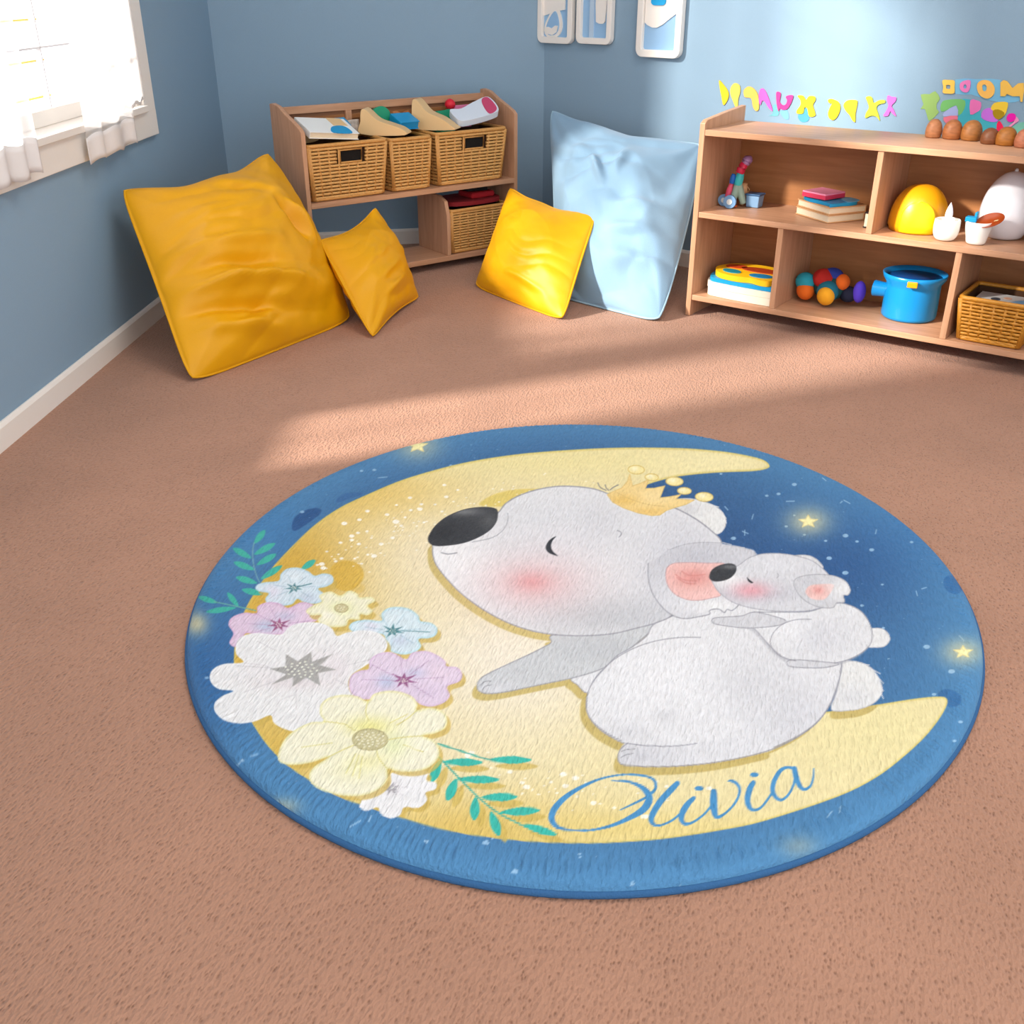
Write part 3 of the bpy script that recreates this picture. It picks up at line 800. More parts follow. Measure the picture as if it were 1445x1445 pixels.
# ------------------------------------------------------------------ pillows
def pillow(name, label, TL, TR, BR, BL, T, m, mp, seed, kb=0.4, pin=(0.05, 0.05, 0.05, 0.05), wr=0.012, folds=None, zc=0.004, group=None, fr=2.6, tw=0.0, fan=0.7):
    TL, TR, BR, BL = [Vector(p) for p in (TL, TR, BR, BL)]
    base = (BL + BR) / 2; base.z = 0
    o = thing(name, label, 'pillow', base, 0, group)
    nrm = ((TR - BL).cross(TL - BR)).normalized()
    if nrm.y > 0: nrm = -nrm
    n = 112
    def flat(u, v):
        cu = 1 - (pin[0] if u < 0 else pin[1]) * (1 - v * v)
        cv = 1 - (pin[2] if v < 0 else pin[3]) * (1 - u * u)
        if v > 0: cv += tw * math.sin(u * 7.0 + seed) * (1 - u * u)
        q6 = 1 - 0.045 * abs(u * v) ** 7
        a, b = (u * cu * q6 + 1) / 2, (v * cv * q6 + 1) / 2
        return BL * (1 - a) * (1 - b) + BR * a * (1 - b) + TR * a * b + TL * (1 - a) * b
    def thick(u, v):
        q = max(0.0, (1 - u * u)) ** 0.55 * max(0.0, (1 - v * v)) ** 0.55
        r2 = (1 - abs(u)) * (1 - abs(v))
        return T * q * (0.72 + 0.28 * min(1, 3 * r2))
    so = Vector((seed * 3.1, seed * 1.7, 0))
    def wrk(u, v, side):
        e = max(0.0, (1 - u * u) * (1 - v * v)) ** 0.5
        w = 0
        # folds that run across, stronger low down
        yv = v * 3.2 + 0.9 * noise.noise(Vector((u * 1.3, v * 1.3, 0)) + so)
        w += (abs(noise.noise(Vector((u * 0.75, yv, side)) + so)) - 0.25) * (1.15 - 0.55 * v)
        # folds fanning from the corners
        for cx, cy in ((-1, -1), (1, -1), (-1, 1), (1, 1)):
            du, dv = u - cx, v - cy
            rr = math.hypot(du, dv)
            if rr < 1.25:
                an = math.atan2(dv, du)
                w += fan * noise.noise(Vector((an * fr, rr * 0.8, side + cx * 2 + cy * 5)) + so) * math.sin(math.pi * min(rr / 1.25, 1)) ** 0.7
        w += 0.25 * noise.noise(Vector((u * 5, v * 5, side)) + so)
        if folds:
            for (u0, v0, u1, v1, wd, am) in folds:
                dx, dy = u1 - u0, v1 - v0
                L2 = dx * dx + dy * dy
                k = ((u - u0) * dx + (v - v0) * dy) / L2
                if -0.1 < k < 1.1:
                    dd = ((u - u0) * dy - (v - v0) * dx) / math.sqrt(L2)
                    w += am * math.exp(-(dd / wd) ** 2) * math.sin(math.pi * min(1, max(0, (k + 0.1) / 1.2)))
        return w * wr * e ** 0.7
    vs, fs = [], []
    for side in (0, 1):
        for j in range(n + 1):
            for i in range(n + 1):
                u, v = math.sin(math.pi / 2 * (-1 + 2 * i / n)), math.sin(math.pi / 2 * (-1 + 2 * j / n))
                u, v = 0.5 * u + 0.5 * (-1 + 2 * i / n), 0.5 * v + 0.5 * (-1 + 2 * j / n)
                p = flat(u, v)
                t = thick(u, v) * (1 if side == 0 else kb) + wrk(u, v, side)
                t = max(t, 0.0 if 0 < i < n and 0 < j < n else 0)
                p = p + nrm * t * (1 if side == 0 else -1)
                p.z = max(p.z, zc)
                vs.append(p - base)
    N1 = (n + 1) * (n + 1)
    for side in (0, 1):
        for j in range(n):
            for i in range(n):
                a = side * N1 + j * (n + 1) + i
                q = (a, a + 1, a + n + 2, a + n + 1)
                fs.append(q if side == 0 else q[::-1])
    mb = MB(); mb.add(vs, fs)
    c = mb.build('cover', m, o, smooth=True)
    bm = bmesh.new(); bm.from_mesh(c.data); bmesh.ops.remove_doubles(bm, verts=bm.verts, dist=1e-5); bm.to_mesh(c.data); bm.free()
    ed = []
    for k in range(40): ed.append((-1 + 2 * k / 40, -1))
    for k in range(40): ed.append((1, -1 + 2 * k / 40))
    for k in range(40): ed.append((1 - 2 * k / 40, 1))
    for k in range(40): ed.append((-1, 1 - 2 * k / 40))
    pts = []
    for u, v in ed:
        p = flat(u, v); p.z = max(p.z, 0.005); pts.append(p - base)
    pb = MB(); pb.tube(pts, 0.0042, 7, closed=True)
    pb.build('piping', mp, o, smooth=True)
    return o

fz = lambda px, py: at_z(px, py, 0.006)
YG = 'yellow pillows on the carpet'
pillow('floor_pillow', 'large yellow square floor pillow leaning in the corner under the window',
       at_y(168, 265, 3.06 * H), at_y(379, 212, 3.62 * H), fz(499, 450), fz(268, 541), 0.21, M['yellow'], M['yellowpipe'], 1, group=YG, pin=(0.02, -0.035, -0.01, 0.17), wr=0.034, tw=0.02,
       fan=0.45, folds=[(-0.92, -0.24, 0.30, -0.60, 0.055, 2.0), (-0.92, -0.42, 0.12, -0.76, 0.05, -1.6), (-0.9, -0.60, 0.0, -0.90, 0.055, 1.6), (-0.95, 0.12, 0.15, -0.15, 0.06, 1.1), (-0.95, -0.06, 0.1, -0.36, 0.055, -1.2),
              (0.30, 0.30, 0.55, -0.20, 0.05, -1.2), (0.45, 0.25, 0.68, -0.22, 0.04, 1.3), (0.62, 0.20, 0.80, -0.2, 0.04, -0.9), (-0.2, 0.75, 0.3, 0.45, 0.07, -0.8)])
pillow('pillow', 'small yellow pillow standing on its corner between the big yellow one and the rack',
       at_y(450, 338, 3.36 * H), at_y(530, 291, 3.66 * H), fz(592, 420), fz(526, 478), 0.115, M['yellow'], M['yellowpipe'], 2, group=YG, pin=(0.0, -0.02, 0.10, 0.16), wr=0.015, kb=0.8, fan=0.3,
       folds=[(-0.7, -0.3, 0.4, -0.2, 0.09, 1.0), (-0.6, -0.65, 0.3, -0.5, 0.08, 1.0), (-0.6, 0.1, 0.1, 0.15, 0.07, 0.7)])
pillow('pillow', 'small yellow pillow leaning on the rack, in front of the pale blue one',
       at_y(719, 263, 3.93 * H), at_y(842, 302, 3.57 * H), fz(795, 452), fz(669, 403), 0.115, M['yellow'], M['yellowpipe'], 3, group=YG, pin=(0.05, 0.02, -0.02, 0.14), wr=0.014, kb=0.8, fan=0.3, tw=0.015,
       folds=[(-0.2, -0.62, 0.6, -0.7, 0.06, 1.1)])
pillow('floor_pillow', 'large pale blue floor pillow leaning on the wall beside the long shelf',
       at_y(775, 151, 4.24 * H), at_y(992, 200, 3.86 * H), fz(932, 455), at_z(786, 418, 0.006), 0.19, M['paleblue'], M['palepipe'], 4, pin=(0.02, -0.05, 0.0, 0.13), wr=0.040, kb=0.4, tw=0.015,
       folds=[(0.1, -0.2, 0.9, 0.0, 0.06, 0.9), (0.0, -0.45, 0.9, -0.25, 0.06, 0.9), (0.1, -0.68, 0.9, -0.5, 0.06, 0.9), (-0.2, 0.35, 0.0, 0.0, 0.06, 0.9), (0.25, 0.55, 0.15, 0.15, 0.06, 0.8)])

# ------------------------------------------------------------------ things on the right shelf
def in_s2(px, py, z):
    p = at_z(px, py, z); return p
def s2p(px, py, z, r, lo=None, hi=None):
    """point on a board of the long shelf, kept r clear of the panels"""
    p = at_z(px, py, z) - S2O
    x = p.x * math.cos(S2R) + p.y * math.sin(S2R); y = -p.x * math.sin(S2R) + p.y * math.cos(S2R)
    y = min(max(y, r + 0.004), DEP - 0.016 - r)
    if lo is not None: x = max(x, lo + r + 0.004)
    if hi is not None: x = min(x, hi - r - 0.004)
    return L2W(S2O, S2R, x, y, z)
def mm(p):                                   # metres per pixel at a point
    return (p.y * CT + (H - p.z) * ST) / F

# wooden eggs on the top board
EG = [(1316, 197, 23, 22), (1342, 199, 27, 23), (1369, 201, 29, 24), (1395, 206, 25, 19), (1418, 208, 29, 22), (1443, 211, 26, 22)]
EC = [(160, 104, 66), (146, 88, 48), (142, 90, 42), (106, 60, 30), (146, 90, 30), (166, 102, 74)]
EL = ['tan wooden egg, first of the row on the shelf top', 'brown wooden egg with a slanted crown, second in the row', 'wide golden brown wooden egg with a notched top, third in the row',
      'dark brown low wooden egg, fourth in the row', 'ochre wooden egg with a pointed top, fifth in the row', 'rosy tan wooden egg cut by the frame edge']
for (x, y, w, h), c, lab in zip(EG, EC, EL):
    p = in_s2(x, y - 3, zt)
    s = mm(p); r = w * s / 2 * 0.98; hh = h * s * 1.12
    pr = [(0, 0), (r * 0.80, 0), (r * 0.95, hh * 0.12), (r, hh * 0.32), (r * 0.93, hh * 0.58), (r * 0.74, hh * 0.80), (r * 0.45, hh * 0.94), (0.2 * r, hh * 0.99), (0, hh)]
    pr = [tuple(q) for q in spline(pr, 3, False)]
    o = MB().lathe(pr, k=28).build('wooden_egg', mat('egg_wood', c, 0.5, 0.1, 40, var=0.2, stretch=(1, 1, 3)), None, smooth=True)
    o.location = p; o.location.z = zt + 0.0005
    tag(o, lab, 'wooden egg', 'wooden eggs along the shelf top')

# yellow dome
p = in_s2(1279, 316, zm); s = mm(p); p = s2p(1281, 316, zm, 41 * s, 0.552 * H + TH); p = L2W(S2O, S2R, 0.552 * H + TH + 0.108, 0.185, zm)
r = 39 * s; hh = 60 * s
dome = thing('toy_dome', 'yellow dome toy house with a painted sunlit arch on the middle shelf', 'toy', (p.x, p.y, zm + 0.001), S2R)
pr = [(0, 0)] + [(r * 0.93, 0)] + [(r * math.cos(a) ** 0.8, hh * (0.12 + 0.88 * math.sin(a))) for a in np.linspace(0.0, math.pi / 2 - 0.01, 14)] + [(0, hh)]
MB().lathe(pr, k=56).build('dome_shell', plain('deep_yellow_plastic', (228, 158, 16), 0.35), dome, smooth=True)
# sunlit patch put into the colour, an arch wrapped round the dome's front
vs, fs = [], []
na, nz_ = 24, 16
a_mid = math.radians(-76)
for j in range(nz_ + 1):
    v = j / nz_ * 0.70
    half = math.radians(34) * (1.0 if v < 0.36 else math.sqrt(max(0.0, 1 - ((v - 0.36) / 0.34) ** 2)))
    for i in range(na + 1):
        a = a_mid + half * (-1 + 2 * i / na)
        sn = max(0.0, (v - 0.12) / 0.88)
        rr_ = r * (math.sqrt(1 - sn * sn)) ** 0.8 if v > 0.12 else r * (0.93 + 0.07 * v / 0.12)
        rr_ += 0.003
        vs.append((rr_ * math.cos(a), rr_ * math.sin(a), hh * v + 0.002))
for j in range(nz_):
    for i in range(na):
        k = j * (na + 1) + i
        fs.append((k, k + 1, k + na + 2, k + na + 1))
o = MB().add(vs, fs).build('sunlit_arch', plain('sunlit_yellow_plastic', (252, 208, 12), 0.35), dome, smooth=True)
md = o.modifiers.new('solid', 'SOLIDIFY'); md.thickness = 0.003; md.offset = 0

# flame candle in a white cup
p = in_s2(1325, 328, zm); s = mm(p); p = L2W(S2O, S2R, 0.952, 0.070, zm)
o = thing('candle_light', 'white cup with an upright flame shape, beside the yellow dome', 'candle', (p.x, p.y, zm + 0.001), 0)
R = 17 * s
wht = plain('glossy_white_ceramic', (240, 240, 234), 0.25)
MB().lathe([tuple(q) for q in spline([(0, 0), (R * 0.6, 0.001), (R * 0.9, R * 0.35), (R, R * 0.9), (R * 0.98, R * 1.55), (R * 0.90, R * 1.62), (R * 0.88, R * 1.35), (0, R * 1.3)], 3, False)], k=32).build('cup', wht, o, smooth=True)
MB().lathe([tuple(q) for q in spline([(0, R * 1.3), (R * 0.22, R * 1.5), (R * 0.30, R * 2.0), (R * 0.2, R * 2.5), (0, R * 2.95)], 4, False)], (0, 0, 0), k=20, sy=0.8).build('flame', plain('pearl_white_flame', (238, 240, 246), 0.3), o, smooth=True)

# white cup with tipped brown lid and blue tab
p = in_s2(1376, 344, zm); s = mm(p)
o = thing('toy_cup', 'white cup with open brown lid and blue tab in front of the big white egg', 'cup', (p.x, p.y, zm + 0.001), S2R)
R = 17.5 * s
MB().lathe([tuple(q) for q in spline([(0, 0), (R * 0.66, 0.001), (R * 0.82, R * 0.5), (R * 0.98, R * 1.2), (R * 1.02, R * 1.72), (R * 0.95, R * 1.72), (R * 0.9, R * 1.3), (0, R * 1.2)], 3, False)], k=32).build('cup', wht, o, smooth=True)
MB().box(-R * 1.0, -R * 0.15, -R * 0.6, R * 0.1, R * 1.72, R * 2.1).box(-R * 0.35, -R * 0.15, -R * 0.55, R * 0.05, R * 2.1, R * 2.5).build('blue_tab', blue, o, bevel=0.002)
ld = MB().lathe([tuple(q) for q in spline([(0, 0.001), (R * 0.5, 0.003), (R * 0.95, R * 0.24), (R * 1.0, R * 0.3), (R * 0.9, R * 0.28), (R * 0.45, R * 0.1), (0, R * 0.09)], 3, False)], k=32, sx=1.05, sy=0.8).build('lid', plain('burnt_orange_lid', (150, 62, 20), 0.4), o, smooth=True)
ld.location = (R * 0.85, -R * 0.1, R * 1.75); ld.rotation_euler = (0.5, -0.35, 0.3)
MB().tube([(R * 0.5, 0, R * 1.5), (R * 0.9, 0, R * 1.75), (R * 1.4, 0, R * 2.0)], [R * 0.12, R * 0.12, R * 0.08], 8).build('hinge', plain('olive_cream_plastic', (206, 196, 150), 0.4), o, smooth=True)

# big white egg
p = in_s2(1420, 328, zm); s = mm(p); p = s2p(1421, 330, zm, 42 * s)
o = thing('white_egg_lamp', 'large glossy white egg with a tiny knob on the middle shelf', 'ornament', (p.x, p.y, zm + 0.001), 0)
R = 36 * s; HH = 88 * s
pr = [(0, 0), (R * 0.55, 0.0), (R * 0.8, HH * 0.1), (R * 0.97, HH * 0.27), (R, HH * 0.42), (R * 0.90, HH * 0.63), (R * 0.68, HH * 0.82), (R * 0.38, HH * 0.95), (R * 0.12, HH * 0.995), (0, HH)]
MB().lathe([tuple(q) for q in spline(pr, 4, False)], k=48).build('egg_shell', plain('gloss_white_glaze', (218, 218, 224), 0.12, coat=0.5), o, smooth=True)
MB().lathe([(0, HH - 0.002), (0.006, HH - 0.002), (0.006, HH + 0.005), (0.003, HH + 0.009), (0, HH + 0.009)], k=14).build('knob', plain('silver_knob', (210, 210, 214), 0.2), o, smooth=True)
# dark red ball at the edge
p = in_s2(1456, 341, zm)
o = MB().lathe([(0.022 * math.cos(a), 0.022 + 0.022 * math.sin(a)) for a in np.linspace(-math.pi / 2, math.pi / 2, 14)], k=24).build('toy_ball', plain('dark_red_lacquer', (110, 24, 22), 0.3), None, smooth=True)
o.location = (p.x, p.y, zm + 0.001); tag(o, 'dark red ball at the frame edge behind the white egg', 'ball')

# books with soft covers on the middle shelf
c0 = at_z(1168, 316, zm); c1 = at_z(1093, 293, zm); c2 = at_z(1216, 308, zm)
ux = (c2 - c0).normalized(); W_ = (c2 - c0).length; uy = (c1 - c0); Dp = uy.length * 0.95
rz = math.atan2(ux.y, ux.x)
uyn = Vector((-ux.y, ux.x, 0))
shx = uy.dot(ux)                             # the books are sheared when seen; keep them rectangular but turned
W_ = max(W_, 0.17); Dp = 0.20
cen = c0 + uy.normalized() * Dp / 2
rz = math.atan2(uy.y, uy.x) - math.pi / 2
BK = 'books stacked on the middle shelf'
def block_book(label, org, rz, w, d, t_, cover, grp, nm='book'):
    o = thing(nm, label, 'book', org, rz, grp)
    MB().box(0, w, 0, d, 0, 0.004).box(0, w, 0, d, t_ - 0.004, t_).box(w - 0.004, w, 0, d, 0.004, t_ - 0.004).build('cover', cover, o, bevel=0.001)
    MB().box(0.003, w - 0.004, 0.003, d - 0.003, 0.004, t_ - 0.004).build('pages', pages, o)
    return o
tanc = plain('kraft_book_cover', (214, 166, 118), 0.6)
crm = plain('cream_book_cover', (240, 230, 208), 0.6)
BW, BD = min((c2 - c0).length, 0.17), 0.20
o1 = block_book('thick cream book with kraft spine at the bottom of the stack on the middle shelf', (c0.x, c0.y, zm + 0.001), rz, BW, BD, 0.03, tanc, BK)
o2 = block_book('cream book under a blue sheet on the middle shelf', (c0.x, c0.y, zm + 0.032), rz - 0.02, BW, BD, 0.027, tanc, BK)
def local(o_, x, y, z):
    a = o_.rotation_euler.z
    return Vector(o_.location) + Vector((math.cos(a) * x - math.sin(a) * y, math.sin(a) * x + math.cos(a) * y, z))
sh = thing('blue_booklet', 'bright blue wavy booklet on top of the cream books', 'book', local(o2, 0, 0, 0.0275), rz - 0.02)
MB().prism(spline([(0.004, 0.004), (0.012, 0.02), (0.006, 0.09), (0.0, 0.13), (0.02, 0.19), (0.08, 0.21), (0.13, 0.18), (0.15, 0.09), (0.14, 0.02), (0.10, 0.002), (0.06, 0.006)], 5), (0, 0, 0), (1, 0, 0), (0, 1, 0), (0, 0, 1), 0.012).build('booklet_cover', blue, sh, bevel=0.003)
MB().prism(spline([(0.09, 0.006), (0.15, 0.02), (0.155, 0.08), (0.12, 0.10), (0.095, 0.05)], 5), (0, 0, 0.0122), (1, 0, 0), (0, 1, 0), (0, 0, 1), 0.0015).build('pale_blue_flap', plain('light_blue_card', (120, 190, 226), 0.5), sh)
pk = thing('pink_notepad', 'pink notepad with a darker pink edge on top of the blue booklet', 'notepad', local(o2, 0.02, 0.06, 0.042), rz + 0.2)
MB().box(0, 0.115, 0, 0.115, 0, 0.016).build('pad_body', plain('raspberry_edge', (220, 60, 96), 0.5), pk, bevel=0.002)
MB().box(0.001, 0.114, 0.001, 0.114, 0.016, 0.022).build('pad_cover', plain('candy_pink_cover', (250, 158, 192), 0.5), pk, bevel=0.001)
bs = block_book('dark magazine box standing between the book stack and the divider', L2W(S2O, S2R, 0.552 * H - 0.042, 0.10, zm + 0.001), S2R, 0.035, 0.16, 0.055, plain('black_cover', (26, 24, 26), 0.5), None, 'magazine')

# scooter toy, small cup, grey blue box
p = s2p(1027, 292, zm, 0.045, TH + 0.014); s = mm(p)
sc = thing('toy_scooter', 'small multicoloured standing toy on blue ringed wheels', 'toy', (p.x, p.y, zm + 0.001), 0)
def wheel(x, y, r_):
    w_ = MB(); n_ = 24
    w_.lathe([(r_ * 0.45, -0.006), (r_, -0.006), (r_, 0.006), (r_ * 0.45, 0.006)], k=n_)
    o_ = w_.build('wheel', plain('slate_blue_wheel', (110, 150, 190), 0.4), sc, smooth=False)
    o_.rotation_euler = (math.pi / 2, 0, -0.5); o_.location = (x * s, y, r_ + 0.001)
    h_ = MB().lathe([(0, -0.008), (r_ * 0.44, -0.008), (r_ * 0.44, 0.008), (0, 0.008)], k=18).build('hub', plain('pale_hub', (206, 214, 214), 0.4), o_)
    return o_
wheel(-9, 0.022, 8.0 * s); wheel(-4, -0.03, 9.0 * s)
def blob(nm, m, pts, rad, par=sc):
    q = spline([(*a, b) for a, b in zip(pts, rad)], 4, False)
    return MB().tube([(v[0] * s, v[1], v[2] * s) for v in q], [max(v[3] * s * 1.2, 0.001) for v in q], 12).build(nm, m, par, smooth=True)
sage = plain('sage_grey_plastic', (150, 176, 160), 0.5)
blob('leg', sage, [(0, 0, 5), (4, 0, 18), (7, 0, 32)], [3.4, 4.5, 4.2])
blob('leg', sage, [(17, 0, 5), (13, 0, 16), (8, 0, 32)], [3.4, 4.4, 4.2])
blob('torso', plain('turquoise_plastic', (60, 190, 190), 0.4), [(7, 0, 30), (8, 0, 38), (10, 0, 46)], [4.6, 5.2, 4])
blob('neck', plain('crimson_plastic', (205, 30, 70), 0.4), [(8, 0, 46), (11, 0, 54), (15, 0, 60)], [5, 5.2, 4])
blob('head', plain('mauve_plastic', (150, 110, 150), 0.4), [(14, 0, 58), (17, 0, 64), (17, 0, 69)], [4.5, 6.2, 3.5])
blob('arm', plain('royal_blue_plastic', (20, 100, 190), 0.4), [(-2, 0, 32), (-1, 0, 38), (0, 0, 45)], [2.5, 3.4, 2.2])
blob('arm', plain('rose_plastic', (215, 80, 110), 0.4), [(-6, 0, 14), (-4, 0, 24), (-2, 0, 32)], [3, 3.4, 2.2])
MB().lathe([(0.0, 0), (0.008, 0), (0.010, 0.006), (0, 0.01)], (6 * s, 0, 0.0), k=14).build('foot_peg', plain('orange_peg', (200, 90, 40), 0.5), sc, smooth=True)
p = in_s2(1047, 289, zm); s2_ = mm(p)
o = thing('toy_pitcher', 'little peach coloured jug behind the multicoloured toy', 'jug', (p.x, p.y, zm + 0.001), 0)
r_ = 6.5 * s2_
MB().lathe([tuple(q) for q in spline([(0, 0), (r_ * 0.7, 0), (r_, r_ * 1.2), (r_ * 0.95, r_ * 2.6), (r_ * 0.7, r_ * 3.9), (r_ * 0.78, r_ * 4.4), (r_ * 0.6, r_ * 4.3), (r_ * 0.5, r_ * 3.6), (0, r_ * 3.4)], 3, False)], k=26).build('jug_body', plain('peach_plastic', (226, 176, 126), 0.4), o, smooth=True)
MB().tube([(r_ * 0.7, 0, r_ * 3.9), (r_ * 1.25, 0, r_ * 3.2), (r_ * 0.95, 0, r_ * 2.2)], r_ * 0.12, 8).build('handle', plain('peach_plastic', (226, 176, 126), 0.4), o, smooth=True)
p = in_s2(1064, 292, zm); s3 = mm(p)
o = thing('toy_bucket', 'small grey blue tub with a navy lid on the middle shelf', 'tub', (p.x, p.y, zm + 0.001), S2R)
w_ = 20 * s3
MB().hexa([Vector((-w_ * .45, -w_ * .4, 0)), Vector((w_ * .45, -w_ * .4, 0)), Vector((w_ * .45, w_ * .4, 0)), Vector((-w_ * .45, w_ * .4, 0))],
          [Vector((-w_ * .5, -w_ * .45, w_ * .8)), Vector((w_ * .5, -w_ * .45, w_ * .8)), Vector((w_ * .5, w_ * .45, w_ * .8)), Vector((-w_ * .5, w_ * .45, w_ * .8))]).build('tub_body', plain('grey_blue_plastic', (120, 156, 190), 0.4), o, bevel=0.003)
MB().box(-w_ * .56, w_ * .56, -w_ * .5, w_ * .5, w_ * .8, w_ * .93).build('lid', plain('navy_lid', (44, 84, 124), 0.4), o, bevel=0.002)

# lower left: cream blocks, blue tray, yellow puzzle
b0 = L2W(S2O, S2R, TH, 0, zb_)
def stack_board(name, label, cat, x0, y0, z, outline, th, m, grp=None):
    o = thing(name, label, cat, L2W(S2O, S2R, x0, y0, z), S2R, grp)
    MB().prism(spline(outline, 5), (0, 0, 0), (1, 0, 0), (0, 1, 0), (0, 0, 1), th).build('board', m, o, bevel=0.003)
    return o
SB = 0.022 + 0.02
out1 = [(0.03, 0.03), (0.10, 0.012), (0.20, 0.005), (0.305, 0.006), (0.31, 0.02), (0.312, 0.15), (0.30, 0.24), (0.15, 0.26), (0.03, 0.22), (0.005, 0.12)]
stack_board('cream_board', 'thick cream board at the bottom of the stack in the lower left compartment', 'board', SB, 0.02, zb_ + 0.001, out1, 0.030, plain('cream_foam', (240, 232, 212), 0.6), 'boards stacked in the lower left compartment')
stack_board('cream_board', 'cream rounded board just under the blue tray', 'board', SB - 0.004, 0.022, zb_ + 0.032, out1, 0.024, plain('cream_foam_upper', (236, 226, 206), 0.6), 'boards stacked in the lower left compartment')
stack_board('blue_tray', 'thin blue board under the yellow puzzle', 'board', SB + 0.002, 0.028, zb_ + 0.057, [(p[0] * 0.98 + 0.002, p[1] * 0.95) for p in out1], 0.016, blue, 'boards stacked in the lower left compartment')
pz = thing('puzzle', 'yellow wavy puzzle with red and teal ovals on top of the stack', 'puzzle', L2W(S2O, S2R, SB + 0.02, 0.036, zb_ + 0.074), S2R)
wavy = [(0.02, 0.05), (0.07, 0.01), (0.14, 0.0), (0.19, 0.012), (0.24, -0.004), (0.275, 0.01), (0.285, 0.10), (0.27, 0.19), (0.16, 0.225), (0.05, 0.20), (0.0, 0.12)]
MB().prism(spline(wavy, 6), (0, 0, 0), (1, 0, 0), (0, 1, 0), (0, 0, 1), 0.022).build('puzzle_base', plain('warm_yellow_foam', (244, 190, 20), 0.5), pz, bevel=0.005)
def oval(cx, cy, rx, ry, a=0.0):
    return [(cx + rx * math.cos(t_) * math.cos(a) - ry * math.sin(t_) * math.sin(a), cy + rx * math.cos(t_) * math.sin(a) + ry * math.sin(t_) * math.cos(a)) for t_ in np.linspace(0, 2 * math.pi, 25)[:-1]]
for c_, q in (((20, 130, 150), oval(0.085, 0.062, 0.042, 0.026, -0.25)), ((16, 120, 170), oval(0.215, 0.055, 0.048, 0.028, 0.1)), ((190, 66, 20), oval(0.07, 0.14, 0.045, 0.028, 0.2)), ((168, 60, 20), oval(0.18, 0.135, 0.085, 0.035, 0.0))):
    MB().prism(q, (0, 0, 0.0222), (1, 0, 0), (0, 1, 0), (0, 0, 1), 0.003).build('puzzle_piece', plain('piece_%d_%d' % (c_[0], c_[1]), c_, 0.5), pz)

# clutch ball of many colours
p = at_z(1155, 432, zb_); s = mm(p); p = s2p(1159, 428, zb_, 29 * s, 0.286 * H + TH + 0.060); s *= 0.95
cb = thing('plush_toy', 'patchwork plush toy in orange, teal, red and purple on the lower shelf', 'toy', (p.x, p.y, zb_ + 0.001), S2R)
def lobe(nm, c, x, y, z, rx, ry, rz_, rot=(0, 0, 0)):
    prf = [(math.cos(a), math.sin(a)) for a in np.linspace(-math.pi / 2, math.pi / 2, 15)]
    o_ = MB().lathe(prf, k=26).build(nm, plain('plush_%d_%d_%d' % c, c, 0.8, bump=0.25, scale=150), cb, smooth=True)
    o_.scale = (rx * s, ry * s, rz_ * s); o_.location = (x * s, y * s, (z + 4) * s); o_.rotation_euler = rot
lobe('plush_body', (18, 70, 70), -2, 6, 22, 26, 20, 21)
lobe('plush_patch', (180, 32, 24), -9, 0, 32, 18, 16, 15, (0, 0.3, 0))
lobe('plush_patch', (40, 60, 150), 2, 6, 38, 15, 13, 11, (0, 0.2, 0))
lobe('plush_patch', (232, 104, 22), 17, 2, 31, 11, 12, 12)
lobe('plush_limb', (40, 160, 180), -36, -4, 25, 15, 13, 14, (0, 0.2, 0))
lobe('plush_limb', (236, 110, 24), -33, -8, 13, 13, 12, 14, (0, -0.5, 0))
lobe('plush_limb', (24, 110, 130), 2, -12, 18, 16, 13, 16, (0, 0.2, 0))
lobe('plush_patch', (244, 170, 30), 3, -20, 13, 13, 10, 14, (0.2, 0, 0))
lobe('plush_limb', (80, 54, 190), 43, 6, 20, 9, 10, 16)
lobe('plush_limb', (20, 24, 50), 27, 6, 14, 13, 11, 12)

# blue pot
p = at_z(1281, 447, zb_); s = mm(p); p = s2p(1281, 447, zb_, 42 * s, None, 0.811 * H)
pot = thing('toy_pot', 'bright blue toy pot with side handle and orange tab on the lower shelf', 'pot', (p.x, p.y, zb_ + 0.001), S2R)
R = 37 * s
bluep = plain('sky_blue_enamel', (14, 136, 205), 0.28)
HT = 62 * s
MB().lathe([(0, 0), (R * 0.9, 0), (R * 0.98, 0.006), (R, 0.014), (R * 0.98, HT * 0.72), (R * 0.98, HT * 0.78), (R * 1.12, HT * 0.9), (R * 1.16, HT), (R * 1.12, HT * 1.01), (R * 0.98, HT * 0.9), (R * 0.9, HT * 0.74), (0, HT * 0.70)], k=56).build('pot_body', bluep, pot, smooth=True)
MB().lathe([(0, HT * 0.86), (R * 1.02, HT * 0.90), (R * 1.04, HT * 0.915), (0, HT * 0.90)], k=48).build('lid', plain('deep_blue_lid', (10, 66, 130), 0.35), pot, smooth=True)
MB().lathe([(0, 0), (R * 0.26, 0), (R * 0.30, R * 0.5), (0, R * 0.5)], k=24).build('side_handle', bluep, pot, smooth=False)
hd = pot.children[-1]; hd.rotation_euler = (0, -math.pi / 2, 0); hd.location = (-R * 0.88, -0.02, HT * 0.56)
for pp in hd.data.polygons: pp.use_smooth = False
tb = MB().box(-0.018, 0.018, -0.006, 0.006, 0, 0.02).build('orange_tab', plain('orange_tab', (250, 166, 20), 0.4), pot, bevel=0.002)
tb.location = (R * 0.25, -R * 1.13, HT * 0.84); tb.rotation_euler = (0.25, 0, 0.2)

